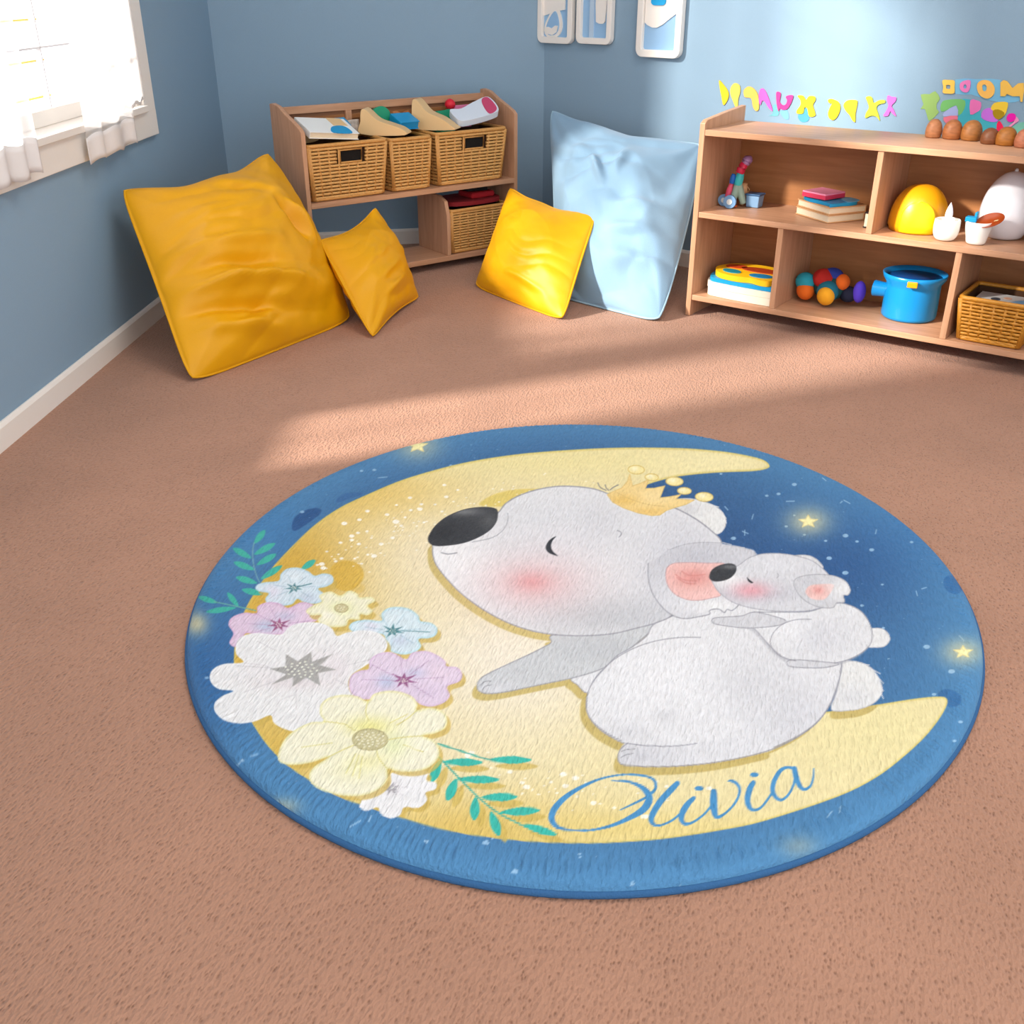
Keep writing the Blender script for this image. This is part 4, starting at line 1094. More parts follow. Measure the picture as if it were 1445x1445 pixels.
# yellow plastic basket with picture card
p = at_z(1354, 473, zb_)
yb = basket('honey coloured slotted basket with a picture card, in the lower right compartment', L2W(S2O, S2R, 0.811 * H + TH + 0.02, 0.02, zb_ + 0.001), S2R, 0.235, 0.24, 0.155, None, handle=False, rows=11, taper=0.07, stakes=6,
            mw='honey', mr_='honey')
cz = thing('picture_card', 'grey picture card with a dark round spot inside the honey basket', 'card', L2W(S2O, S2R, 0.811 * H + TH + 0.05, 0.05, zb_ + 0.128), S2R)
MB().box(0, 0.175, 0, 0.165, 0, 0.012).build('card', plain('pale_grey_card', (206, 206, 206), 0.6), cz, bevel=0.001)
MB().prism(oval(0.065, 0.08, 0.016, 0.02), (0, 0, 0.0121), (1, 0, 0), (0, 1, 0), (0, 0, 1), 0.001).build('dark_spot', plain('slate_print', (60, 66, 78), 0.6), cz)
MB().prism(spline([(0.11, 0.01), (0.17, 0.01), (0.17, 0.11), (0.13, 0.09)], 4), (0, 0, 0.0121), (1, 0, 0), (0, 1, 0), (0, 0, 1), 0.001).build('blue_print', plain('pale_blue_print', (130, 176, 214), 0.6), cz)
MB().prism(oval(0.10, 0.11, 0.014, 0.014), (0, 0, 0.0123), (1, 0, 0), (0, 1, 0), (0, 0, 1), 0.001).build('peach_print', plain('peach_print', (226, 178, 150), 0.6), cz)


# ------------------------------------------------------------------ the round rug
RC = np.array([0.160, 2.035]); RA, RB_ = 0.918, 0.860
E1 = np.array([-0.296, -0.955]); E1 /= np.linalg.norm(E1); E2 = np.array([-E1[1], E1[0]])
RUGT = 0.034
NU, NV = 860, 560
uu, vv = np.meshgrid(np.linspace(-1, 1, NU + 1), np.linspace(-1, 1, NV + 1))
# disc axes: a along the picture's width, b along the depth; the square is wrapped to the disc
da = uu * np.sqrt(1 - vv * vv / 2); db_ = vv * np.sqrt(1 - uu * uu / 2)
rad = np.sqrt(da * da + db_ * db_)
ea, eb = E2 * RB_, -E1 * RA
X = RC[0] + da * ea[0] + db_ * eb[0]
Y = RC[1] + da * ea[1] + db_ * eb[1]
edge = np.clip((rad - 0.935) / 0.065, 0, 1)
Z = RUGT - 0.021 * (1 - np.sqrt(1 - np.minimum(edge, 0.999) ** 2))
ang = np.arctan2(db_, da)
Z = Z + 0.0016 * np.exp(-((rad - 0.966) / 0.016) ** 2) * (np.sin(ang * 390 + 4 * np.sin(ang * 23)) + 0.7 * np.sin(ang * 236 + 5 * np.sin(ang * 17)))
Z = Z + 0.0008 * np.sin(X * 9 + 1.3 * np.sin(Y * 5)) * (1 - edge)
# picture drawn on the pile: where each point of the pile sits in the photograph's pixels
dz = Z - H
cy_ = Y * CT - dz * ST                       # along the view
cu = Y * ST + dz * CT                        # up
PX = (722.5 + F * X / cy_).ravel(); PY = (722.5 - F * cu / cy_).ravel()
RADF = rad.ravel(); AX = da.ravel(); AY = db_.ravel()
Cc = np.zeros((PX.size, 3))

def crop(ox, oy, s):
    return lambda pts: [(ox + p[0] / s, oy + p[1] / s) + tuple(p[2:]) for p in pts]
K1 = crop(250, 600, 3.6125); K2 = crop(270, 740, 3.212); K3 = crop(580, 640, 2.89); K4 = crop(840, 640, 3.284)
K5 = crop(580, 1030, 2.3306); K6 = crop(1000, 640, 3.1425); K7 = crop(760, 1060, 3.6125)

def blend(idx, c, a):
    c = np.asarray(c, float)
    a = np.asarray(a)[:, None]
    Cc[idx] = Cc[idx] * (1 - a) + c * a
def near(idx, pts, w, closed=True):
    """distance of the points idx to a polyline, looked up only within w of each segment"""
    x, y = PX[idx], PY[idx]
    d = np.full(x.size, 1e9)
    n = len(pts)
    for i in range(n if closed else n - 1):
        (x0, y0), (x1, y1) = pts[i][:2], pts[(i + 1) % n][:2]
        s_ = (x > min(x0, x1) - w) & (x < max(x0, x1) + w) & (y > min(y0, y1) - w) & (y < max(y0, y1) + w)
        if not s_.any(): continue
        dx, dy = x1 - x0, y1 - y0
        L2 = dx * dx + dy * dy + 1e-12
        xs, ys = x[s_], y[s_]
        k = np.clip(((xs - x0) * dx + (ys - y0) * dy) / L2, 0, 1)
        dd = np.hypot(xs - x0 - k * dx, ys - y0 - k * dy)
        d[s_] = np.minimum(d[s_], dd)
    return d
def bbox(pts, m):
    p = np.array([q[:2] for q in pts])
    return np.nonzero((PX > p[:, 0].min() - m) & (PX < p[:, 0].max() + m) & (PY > p[:, 1].min() - m) & (PY < p[:, 1].max() + m))[0]
def sdf(pts, w):
    idx = bbox(pts, w)
    x, y = PX[idx], PY[idx]
    ins = np.zeros(x.size, bool)
    n = len(pts)
    for i in range(n):
        (x0, y0), (x1, y1) = pts[i][:2], pts[(i + 1) % n][:2]
        if y0 == y1: continue
        c = (y0 > y) != (y1 > y)
        ins ^= c & (x < (x1 - x0) * (y - y0) / (y1 - y0) + x0)
    d = np.minimum(near(idx, pts, w + 1), w + 1)
    return idx, np.where(ins, d, -d), ins
def fill(pts, c, a=1.0, soft=0.7, n=6, clip=None, shade=None, line=None, lw=1.0, edge=None, ew=5):
    """fill a smooth outline; shade: list of (cx, cy, rx, ry, colour, strength) washes kept inside; edge: colour wash along the outline"""
    q = spline([p[:2] for p in pts], n) if n else [p[:2] for p in pts]
    idx, d, ins = sdf(q, max(soft, ew if edge is not None else 0) + 1)
    al = np.clip(d / (2 * soft) + 0.5, 0, 1)
    if clip is not None: al = al * clip[idx]
    base = np.tile(np.asarray(c, float), (idx.size, 1))
    if shade:
        for cx, cy, rx, ry, cc, st in shade:
            g = np.exp(-(((PX[idx] - cx) / rx) ** 2 + ((PY[idx] - cy) / ry) ** 2))[:, None] * st
            base = base * (1 - g) + np.asarray(cc, float) * g
    if edge is not None:
        g = np.clip(1 - np.abs(d) / ew, 0, 1)[:, None] * 0.8
        base = base * (1 - g) + np.asarray(edge, float) * g
    k = al > 0
    aa = (al * a)[k][:, None]
    Cc[idx[k]] = Cc[idx[k]] * (1 - aa) + base[k] * aa
    if line is not None: stroke([tuple(p) for p in q] + [tuple(q[0])], lw, line, 0.9, n=0)
    return idx, al
def stroke(pts, w, c, a=1.0, n=5):
    """line; w a number, or None when each point carries its own width"""
    P_ = spline(pts, n, False) if n else np.array(pts, float)
    ws = P_[:, 2] if w is None else np.full(len(P_), float(w))
    wm = ws.max() + 1.5
    idx = bbox([tuple(p[:2]) for p in P_], wm)
    x, y = PX[idx], PY[idx]
    al = np.zeros(x.size)
    for i in range(len(P_) - 1):
        x0, y0, x1, y1 = P_[i][0], P_[i][1], P_[i + 1][0], P_[i + 1][1]
        s_ = (x > min(x0, x1) - wm) & (x < max(x0, x1) + wm) & (y > min(y0, y1) - wm) & (y < max(y0, y1) + wm)
        if not s_.any(): continue
        dx, dy = x1 - x0, y1 - y0
        L2 = dx * dx + dy * dy + 1e-12
        xs, ys = x[s_], y[s_]
        k = np.clip(((xs - x0) * dx + (ys - y0) * dy) / L2, 0, 1)
        dd = np.hypot(xs - x0 - k * dx, ys - y0 - k * dy)
        hw = (ws[i] + (ws[i + 1] - ws[i]) * k) / 2
        al[s_] = np.maximum(al[s_], np.clip(hw - dd + 0.65, 0, 1) * np.minimum(1, 2 * hw + 0.35))
    k = al > 0
    blend(idx[k], c, al[k] * a)
def glow(cx, cy, rx, ry, c, a, p=1.0, clip=None):
    idx = np.nonzero((np.abs(PX - cx) < rx * 2.6) & (np.abs(PY - cy) < ry * 2.6))[0]
    g = np.exp(-((((PX[idx] - cx) / rx) ** 2 + ((PY[idx] - cy) / ry) ** 2) ** p)) * a
    if clip is not None: g = g * clip[idx]
    blend(idx, c, g)
def dot(cx, cy, r, c, a=0.9, ratio=0.62):
    idx = np.nonzero((np.abs(PX - cx) < r * 2 + 2) & (np.abs(PY - cy) < r * 2 + 2))[0]
    d = np.hypot(PX[idx] - cx, (PY[idx] - cy) / ratio)
    blend(idx, c, np.clip(r - d + 0.6, 0, 1) * a)
def ell(cx, cy, rx, ry, deg=0):
    a = math.radians(deg)
    return [(cx + rx * math.cos(t) * math.cos(a) - ry * math.sin(t) * math.sin(a), cy + rx * math.cos(t) * math.sin(a) + ry * math.sin(t) * math.cos(a)) for t in np.linspace(0, 2 * math.pi, 17)[:-1]]
def leaf(b, t, w, c, sh=None):
    b, t = np.array(b, float), np.array(t, float)
    d = t - b; nrm_ = np.array([-d[1], d[0]]) / np.hypot(*d)
    f_ = [b, b + d * 0.25 + nrm_ * w * 0.36, b + d * 0.6 + nrm_ * w * 0.5, b + d * 0.88 + nrm_ * w * 0.28, t, b + d * 0.88 - nrm_ * w * 0.28, b + d * 0.6 - nrm_ * w * 0.5, b + d * 0.25 - nrm_ * w * 0.36]
    if sh is not None:
        fill([(p[0] + sh[0], p[1] + sh[1]) for p in f_], sh[2], 0.75, 1.0, n=4)
    else:
        fill(f_, c, 1, 0.6, n=4)

rng = random.Random(5)
# night sky
SKY_RIM, SKY_DEEP = np.array([84, 138, 182.]), np.array([50, 84, 130.])
t_ = np.clip((RADF - 0.30) / 0.70, 0, 1) ** 1.6
Cc[:] = SKY_DEEP * (1 - t_[:, None]) + SKY_RIM * t_[:, None]
glow(1290, 760, 150, 60, (70, 125, 178), 0.5)
glow(1180, 800, 110, 70, (44, 80, 132), 0.6)
glow(300, 940, 60, 110, (52, 96, 150), 0.7)
glow(380, 750, 60, 40, (66, 124, 178), 0.5)
fill(K1([(585, 510), (600, 470), (650, 435), (710, 422), (735, 435), (720, 460), (680, 490), (620, 530), (592, 538)]), (40, 76, 128), 0.75)
fill(K1([(810, 380), (850, 350), (920, 342), (950, 350), (880, 375), (820, 395)]), (56, 98, 150), 0.6)
fill(ell(1345, 825, 15, 12, 40), (44, 92, 148), 0.5)
fill(ell(1340, 985, 17, 12, 20), (44, 92, 148), 0.5)
WS = (170, 205, 232)
for x, y, r in [(380, 137, 3.4), (258, 187, 2.4), (310, 179, 2.8), (425, 360, 2), (344, 323, 2.2), (519, 387, 2.2), (607, 364, 4), (658, 390, 2.4), (723, 427, 3.4), (534, 464, 3.8), (606, 529, 4.2), (770, 581, 2), (680, 674, 2.6),
                (967, 857, 4.6), (1077, 966, 4.6), (1117, 1190, 3.2), (1090, 1274, 2.8), (1000, 1068, 3), (900, 393, 2.4), (110, 376, 3.6), (55, 90, 2), (380, 274, 1.6), (798, 910, 1.4), (775, 773, 2)]:
    dot(1000 + x / 3.1425, 640 + y / 3.1425, r, WS, 0.75)
for a_, b_ in [((345, 212), (380, 211)), ((600, 207), (626, 221)), ((72, 235), (85, 250)), ((192, 290), (198, 270)), ((150, 345), (175, 355)), ((160, 340), (160, 362)), ((740, 355), (744, 338)), ((505, 108), (520, 120)), ((1112, 808), (1130, 828)), ((920, 610), (926, 630)), ((945, 600), (965, 594)), ((584, 219), (592, 212))]:
    stroke(K6([a_, b_]), 1.2, WS, 0.7, n=0)
for x, y, r in [(246, 371, 5), (341, 466, 4.6), (50, 367, 3), (554, 409, 2.4), (556, 420, 2.2), (728, 505, 3.4), (882, 510, 3), (268, 357, 1.6)]:
    dot(580 + x / 2.33, 1030 + y / 2.33, r, WS, 0.75)
for a_, b_ in [((1368, 288), (1384, 268)), ((1410, 270), (1412, 252))]:
    stroke(K5([a_, b_]), 1.6, WS, 0.7, n=0)
for a_, b_ in [((722, 1368), (768, 1342)), ((805, 1345), (815, 1322)), ((270, 1050), (300, 1042)), ((205, 1098), (232, 1066))]:
    stroke(K2([a_, b_]), 1.8, WS, 0.7, n=0)
for x, y, r in [(1065, 1437, 3.4), (70, 695, 3), (232, 1070, 3)]:
    dot(270 + x / 3.212, 740 + y / 3.212, r, WS, 0.6)
for x, y, r in [(940, 233, 2.4), (1005, 228, 2.6), (637, 442, 3), (1395, 205, 2)]:
    dot(250 + x / 3.6125, 600 + y / 3.6125, r, WS, 0.7)
stroke(K1([(1025, 268), (1070, 264)]), 1.1, WS, 0.6, n=0)
for _ in range(90):                                     # faint pin dots of the sky
    a = rng.random() * 2 * math.pi; q = 0.5 + 0.47 * rng.random()
    ii = int(np.argmin((AX - q * math.cos(a)) ** 2 + (AY - q * math.sin(a)) ** 2))
    dot(PX[ii], PY[ii], 0.9, WS, 0.45)
def star(cx, cy, R_, halo=1.0):
    glow(cx, cy, R_ * 1.9, R_ * 1.25, (236, 216, 150), 0.7 * halo)
    glow(cx, cy, R_ * 2.8, R_ * 1.8, (150, 180, 200), 0.25 * halo)
    pts = []
    for k in range(10):
        a = -math.pi / 2 + k * math.pi / 5
        r_ = R_ if k % 2 == 0 else R_ * 0.46
        pts.append((cx + r_ * math.cos(a), cy + r_ * math.sin(a) * 0.66))
    fill(pts, (246, 238, 176), 1, 0.7, n=0, line=(228, 212, 150), lw=0.9)
star(1140.5, 736, 14); star(1359, 920, 14)
star(589, 629, 15, 0.7)
glow(277, 880, 16, 16, (232, 214, 160), 0.75)
glow(400, 1138, 22, 12, (226, 214, 170), 0.5)
glow(1127, 1194, 26, 16, (170, 170, 150), 0.45)
fill(K2([(385, 1275), (410, 1280), (436, 1296), (430, 1308), (404, 1292)]), (232, 222, 150), 0.8)

# moon
tip = K4([(380, -10), (480, -4), (600, -2)])
moon = [(1086, 657), (1075, 648), (1040, 640), (1000, 635), (950, 632), (860, 632), (760, 638), (700, 645), (650, 654), (600, 667), (560, 680), (520, 697), (480, 716), (445, 740), (415, 768), (385, 800), (362, 832), (345, 862), (334, 895), (330, 930),
        (333, 965), (345, 1000), (372, 1045), (400, 1075), (430, 1097), (480, 1125), (560, 1152), (640, 1174), (740, 1187), (830, 1190), (900, 1187), (950, 1182), (1020, 1171), (1080, 1158), (1180, 1125), (1235, 1098), (1275, 1068), (1305, 1040), (1325, 1015), (1336, 995), (1335, 985), (1322, 983),
        (1290, 986), (1240, 994), (1180, 1003), (1120, 1005), (1060, 990), (1000, 950), (950, 890), (915, 820), (895, 760), (888, 720), (893, 697), (905, 688), (925, 680), (960, 672), (1010, 667), (1060, 665), (1080, 662)]
mi, mal = fill(moon, (233, 219, 168), 1, 0.8, n=4, edge=(212, 192, 100), ew=4,
    shade=[(420, 800, 120, 110, (208, 166, 66), 0.95), (520, 700, 130, 45, (226, 190, 96), 0.8), (360, 920, 70, 130, (212, 168, 60), 0.9),
           (400, 1060, 90, 60, (216, 178, 80), 0.9), (660, 1175, 160, 55, (220, 186, 96), 0.9), (900, 1170, 220, 28, (228, 204, 120), 0.6), (720, 930, 170, 120, (243, 233, 216), 0.9),
           (620, 780, 120, 70, (240, 226, 196), 0.75), (800, 650, 260, 22, (238, 224, 160), 0.7), (1000, 650, 90, 20, (242, 230, 178), 0.8), (1250, 1030, 120, 60, (232, 220, 164), 0.7), (600, 1040, 130, 50, (238, 224, 184), 0.6)])
MOON = np.zeros(PX.size); MOON[mi] = mal
MSH = (196, 174, 104)
fill(K1([(780, 745), (800, 710), (850, 690), (910, 700), (948, 740), (945, 790), (900, 835), (850, 845), (800, 820)]), (214, 172, 66), 0.75, 1.2)
fill(K3([(280, 210), (320, 175), (390, 152), (460, 145), (540, 148), (460, 190), (380, 215)]), (220, 196, 100), 0.8, 1.2)
fill(ell(505, 830, 10, 7), (214, 172, 66), 0.3, 1.5)
FLK = (255, 250, 238)
for x, y, r in [(852, 501, 4), (929, 482, 3), (970, 438, 3), (890, 565, 3.6), (922, 549, 2.6), (968, 541, 2.2), (833, 599, 2.6), (890, 585, 3), (926, 606, 2.8), (1040, 606, 3.2), (1098, 574, 3), (1115, 492, 4.6), (1070, 456, 3), (1142, 513, 2.4), (1187, 370, 2.8), (1245, 403, 2.4), (1238, 428, 3.6), (1191, 433, 2.4), (1162, 470, 2), (1118, 407, 2), (1372, 365, 3), (1362, 305, 2.6), (1315, 404, 2), (1258, 495, 2), (990, 575, 1.6), (905, 680, 2), (940, 706, 2), (838, 679, 2.6), (808, 694, 2.4), (737, 708, 4), (745, 728, 4), (715, 712, 2), (763, 644, 2), (1003, 667, 4), (972, 660, 2.2), (822, 658, 1.6), (760, 730, 1.6), (1430, 330, 2), (1350, 440, 2)]:
    dot(250 + x / 3.6125, 600 + y / 3.6125, r, FLK, 0.9)
for _ in range(110):
    k = rng.random()
    x = 480 + 340 * k + rng.gauss(0, 16); y = 800 - 120 * k ** 0.6 + rng.gauss(0, 14)
    dot(x, y, 0.7 + 1.0 * rng.random(), FLK, 0.75)
for _ in range(70):
    k = rng.random()
    x = 660 + 300 * k + rng.gauss(0, 20); y = 1085 + 30 * math.sin(k * 3) + rng.gauss(0, 22)
    if y < 1170: dot(x, y, 0.8 + 1.6 * rng.random() ** 2, FLK, 0.7)
for x, y, r in [(500, 146, 5), (541, 158, 5), (380, 188, 5), (366, 173, 3.4), (508, 184, 4.4), (600, 240, 4.4), (460, 172, 2.6), (768, 285, 5.4), (187, 84, 5), (200, 74, 4), (325, 138, 4), (840, 186, 3), (980, 192, 4), (480, 208, 2), (668, 256, 3)]:
    dot(580 + x / 2.33, 1030 + y / 2.33, r, FLK, 0.85)

# big koala
HEAD = K3([(830, 172), (740, 143), (620, 133), (520, 146), (440, 172), (385, 205), (340, 250), (200, 290), (100, 350), (88, 390), (93, 430), (110, 465), (150, 515), (210, 575), (300, 640), (400, 692), (490, 722), (580, 738), (700, 743), (820, 735), (920, 712), (1000, 690), (1070, 655), (1150, 560), (1250, 460), (1268, 368), (1225, 315), (1150, 260), (1050, 212), (940, 190)])
ARM = K3([(580, 740), (572, 770), (540, 790), (480, 820), (400, 857), (320, 895), (282, 920), (269, 950), (280, 970), (320, 979), (380, 973), (460, 957), (560, 936), (660, 915), (760, 885), (830, 848), (900, 790), (960, 740), (1010, 700), (900, 700), (760, 735)])
CHEST = K3([(655, 915), (680, 945), (712, 975), (740, 960), (820, 860), (840, 830), (760, 870)])
BODY = K3([(1000, 690), (960, 745), (900, 790), (840, 825), (800, 865), (750, 920), (722, 975), (715, 1035), (730, 1080), (770, 1125), (820, 1158), (885, 1185)]) + [(950, 1062), (1000, 1070), (1064, 1062), (1105, 1049), (1146, 1025), (1170, 996), (1183, 962), (1188, 932), (1178, 905), (1150, 880), (1100, 862), (1040, 850), (980, 860)]
FOOT = K3([(885, 1180), (855, 1205), (844, 1235), (850, 1260), (880, 1272), (980, 1277), (1100, 1274), (1250, 1258), (1400, 1228), (1480, 1200), (1400, 1150), (1160, 1180), (1020, 1190)])
def shadow(pts, dx, dy):
    fill([(x + dx, y + dy) for x, y in pts], MSH, 0.9, 1.0, clip=MOON, shade=[(700, 880, 120, 120, (214, 192, 120), 0.8)])
shadow(HEAD, -7, 9); shadow(ARM, -7, 10); shadow(CHEST, -8, 9); shadow(BODY, -9, 10); shadow(FOOT, -6, 12)
TAIL = K4([(1138, 970), (1190, 962), (1240, 972), (1285, 1000), (1318, 1050), (1330, 1100), (1305, 1145), (1250, 1176), (1180, 1190), (1095, 1186), (1120, 1100)])
shadow(TAIL, -2, 11)
G1, G2, LN = (224, 224, 226), (236, 236, 236), (148, 148, 158)
fill(TAIL, (226, 226, 224), 1, line=(190, 190, 196), lw=1.0, shade=[(1200, 985, 30, 20, (210, 210, 214), 0.6)])
for a_, b_ in [((1265, 990), (1320, 1020)), ((1290, 1015), (1335, 1065)), ((1305, 1050), (1335, 1100)), ((1240, 975), (1270, 980)), ((1320, 1100), (1335, 1135))]:
    stroke(K4([a_, b_]), 1.0, (222, 222, 226), 0.9, n=0)
fill(CHEST, (226, 226, 228), 1, line=LN, lw=1.0)
fill(ARM, (204, 206, 208), 1, line=(160, 160, 166), lw=1.3, shade=[(700, 975, 30, 16, (218, 218, 222), 0.8), (850, 915, 60, 16, (188, 190, 194), 0.6)])
for q in ([(283, 945), (300, 930), (325, 928)], [(290, 965), (305, 948), (328, 944)]):
    stroke(K3(q), 1.0, (150, 150, 156), 0.9)
EARB = K4([(380, 215), (450, 210), (530, 232), (580, 262), (605, 305), (597, 348), (560, 374), (500, 345), (430, 300), (370, 260)])
fill(EARB, (228, 228, 226), 1, line=(196, 196, 200), lw=1.0, shade=[(970, 718, 20, 12, (204, 204, 208), 0.7)])
for a_, b_ in [((530, 236), (572, 248)), ((555, 250), (592, 276)), ((580, 268), (606, 300)), ((596, 290), (607, 322)), ((598, 330), (585, 362))]:
    stroke(K4([a_, b_]), 1.1, (228, 228, 228), 0.9, n=0)
fill(BODY, G1, 1, soft=0.9, line=(160, 160, 168), lw=1.4, shade=[(930, 960, 110, 70, (234, 234, 236), 0.7), (1120, 1010, 60, 50, (204, 204, 210), 0.6), (885, 1035, 40, 18, (202, 202, 206), 0.4), (1060, 960, 60, 50, (208, 208, 212), 0.6), (940, 1010, 16, 10, (196, 196, 200), 0.4)])
fill(FOOT, (220, 220, 223), 1, soft=1.5, shade=[(900, 1068, 50, 16, (206, 206, 211), 0.9)])
stroke(K3([(885, 1180), (855, 1205), (844, 1235), (850, 1260), (880, 1272), (980, 1277), (1100, 1274), (1250, 1258), (1400, 1228)]) + [(1105, 1051), (1146, 1026), (1170, 997), (1184, 962), (1188, 930)], 1.3, (150, 150, 160), 0.9)
stroke(K3([(880, 1181), (950, 1190), (1040, 1194), (1110, 1190), (1165, 1182)]), 1.2, (150, 150, 160), 0.8)
for q in ([(858, 1215), (880, 1207), (912, 1206)], [(856, 1240), (878, 1228), (905, 1224)]):
    stroke(K3(q), 1.0, (150, 150, 156), 0.9)
stroke(K3([(1180, 750), (1100, 750), (1020, 760), (950, 778), (880, 808), (815, 850), (760, 905), (725, 965), (715, 1035), (735, 1085), (790, 1135), (860, 1172)]), 1.2, (158, 158, 166), 0.85)
fill(HEAD, G1, 1, line=(156, 156, 164), lw=1.5, shade=[(640, 790, 60, 60, (244, 244, 244), 0.8), (770, 745, 90, 40, (206, 206, 210), 0.5), (840, 740, 40, 30, (198, 198, 203), 0.5), (870, 870, 110, 30, (192, 194, 198), 0.8), (960, 800, 60, 70, (196, 196, 204), 0.7), (790, 760, 70, 40, (226, 226, 230), 0.6), (650, 860, 70, 40, (232, 232, 234), 0.6)])
stroke([tuple(p) for p in (HEAD[-4:] + HEAD[:2])][:4], 1.3, (156, 156, 164), 0.6)
glow(752, 823, 66, 33, (232, 156, 156), 0.55, 0.75)
glow(750, 820, 24, 13, (224, 120, 122), 0.28)
stroke(K3([(762, 120), (772, 138), (795, 150)]), 1.2, (120, 120, 126), 0.8); stroke(K3([(792, 128), (796, 140), (806, 150)]), 1.2, (120, 120, 126), 0.8); stroke(K3([(845, 128), (825, 138), (812, 148)]), 1.2, (120, 120, 126), 0.8)
stroke(K3([(394, 244), (396, 262), (388, 292), (365, 322), (325, 345), (250, 361)]), 1.0, (168, 168, 174), 0.85)
NOSE = K3([(70, 352), (76, 330), (100, 295), (140, 262), (190, 238), (240, 224), (300, 219), (340, 224), (353, 238), (348, 275), (325, 308), (280, 338), (220, 362), (160, 373), (105, 376), (80, 368)])
fill(NOSE, (62, 64, 68), 1, 0.7, shade=[(654, 722, 26, 6, (130, 132, 134), 0.8), (690, 735, 14, 12, (96, 98, 100), 0.7), (625, 752, 24, 12, (44, 46, 50), 0.6)], line=(60, 60, 64), lw=0.8)
fill(K3([(592, 338), (572, 347), (556, 364), (549, 384), (556, 400), (572, 410), (599, 418), (582, 402), (573, 388), (572, 370), (580, 352)]), (58, 60, 66), 1, 0.6, n=4)
stroke(K3([(124, 404), (150, 410), (187, 405)]), 1.3, (150, 150, 156), 0.9)
stroke(K3([(842, 314), (855, 320), (857, 330), (848, 341)]), 1.1, (150, 150, 158), 0.9)
EAR = K4([(500, 414), (590, 418), (680, 435), (745, 466), (700, 600), (672, 690), (655, 712), (632, 728), (615, 722), (598, 738), (575, 722), (545, 728), (535, 745), (480, 756), (410, 765), (350, 745), (300, 700), (262, 640), (246, 580), (245, 530), (280, 490), (340, 445), (420, 420)])
fill(EAR, (206, 206, 211), 1, 1.2, shade=[(980, 790, 50, 22, (190, 190, 198), 0.7), (950, 850, 36, 30, (220, 220, 224), 0.7), (1010, 855, 40, 14, (236, 236, 236), 0.9)])
stroke(K4([(246, 510), (245, 570), (262, 640), (300, 700), (350, 745), (410, 765), (480, 756), (530, 744), (528, 730), (545, 722), (575, 722), (598, 737), (612, 722), (632, 728), (655, 712), (672, 690)]), 1.2, (150, 150, 158), 0.85)
stroke(K4([(345, 445), (420, 420), (500, 412), (580, 414)]), 1.0, (168, 168, 176), 0.7)
for a_, b_ in [((590, 412), (630, 422)), ((610, 428), (690, 436)), ((660, 432), (720, 450)), ((690, 438), (748, 466)), ((500, 418), (560, 422))]:
    stroke(K4([a_, b_]), 1.0, (196, 196, 202), 0.9, n=0)
PINK = K4([(328, 545), (340, 522), (370, 508), (440, 505), (520, 508), (600, 512), (560, 560), (556, 610), (580, 655), (545, 668), (480, 680), (420, 675), (365, 648), (332, 600)])
fill(PINK, (236, 192, 186), 1, 1.0, line=(200, 160, 160), lw=0.8, shade=[(978, 815, 26, 14, (214, 136, 128), 0.7), (1000, 840, 20, 10, (240, 196, 190), 0.7)])
for q in ([(372, 560), (410, 585), (470, 590)], [(378, 575), (420, 600), (460, 604)], [(400, 545), (440, 565), (510, 560)]):
    stroke(K4(q), 1.3, (206, 130, 124), 0.55)

# baby koala
BB = K4([(720, 740), (800, 735), (900, 735), (1000, 730), (1110, 695), (1170, 700), (1230, 730), (1268, 780), (1284, 840), (1270, 890), (1220, 932), (1150, 962), (1060, 975), (960, 967), (880, 948), (830, 912), (790, 870), (740, 815), (700, 790)])
fill([(x - 2, y + 4) for x, y in BB], (168, 168, 176), 0.5, 1.5)
BT = K4([(1262, 820), (1290, 810), (1330, 812), (1358, 835), (1364, 866), (1340, 893), (1300, 898), (1262, 890)])
fill(BT, (224, 224, 224), 1, line=(190, 190, 196), lw=0.9)
fill(BB, (222, 222, 224), 1, line=(160, 160, 168), lw=1.2, shade=[(1160, 900, 40, 30, (206, 206, 212), 0.6), (1110, 885, 30, 22, (236, 236, 238), 0.6)])
fill(K4([(1060, 992), (960, 992), (900, 986), (888, 968), (905, 957), (960, 957), (1060, 966), (1130, 975)]), (208, 208, 212), 1, line=(150, 150, 158), lw=1.0)
BARM = K4([(540, 775), (552, 762), (610, 757), (680, 752), (740, 735), (850, 760), (885, 778), (850, 796), (770, 806), (690, 808), (600, 798), (552, 788)])
fill(BARM, (208, 208, 212), 1, line=(156, 156, 164), lw=1.0)
stroke(K4([(1000, 768), (930, 770), (870, 790), (830, 825), (812, 865), (822, 905), (860, 940), (930, 962)]), 1.1, (156, 156, 164), 0.85)
BEB = K4([(920, 476), (960, 470), (1000, 476), (1035, 498), (1056, 530), (1010, 530), (950, 500)])
fill(BEB, (216, 216, 218), 1, line=(176, 176, 182), lw=0.9)
BH = K4([(536, 560), (548, 605), (580, 648), (640, 690), (720, 715), (810, 728), (900, 732), (990, 728), (1060, 705), (1110, 640), (1090, 575), (1050, 530), (1000, 495), (930, 474), (850, 463), (770, 466), (710, 485), (660, 520), (600, 540)])
fill(BH, (212, 212, 216), 1, line=(170, 170, 178), lw=1.0, shade=[(1060, 838, 60, 12, (186, 186, 196), 0.7), (1030, 818, 20, 14, (240, 240, 240), 0.8), (1090, 795, 50, 16, (222, 222, 226), 0.6)])
glow(1060, 833, 26, 11, (232, 160, 168), 0.8)
BN = K4([(528, 575), (540, 540), (575, 518), (620, 509), (650, 518), (653, 545), (628, 575), (590, 590), (550, 592)])
fill(BN, (60, 62, 66), 1, 0.7, shade=[(1030, 800, 12, 3, (130, 132, 134), 0.7)])
fill(K4([(704, 574), (714, 584), (732, 598), (722, 600), (708, 590)]), (44, 46, 50), 1, 0.6, n=3)
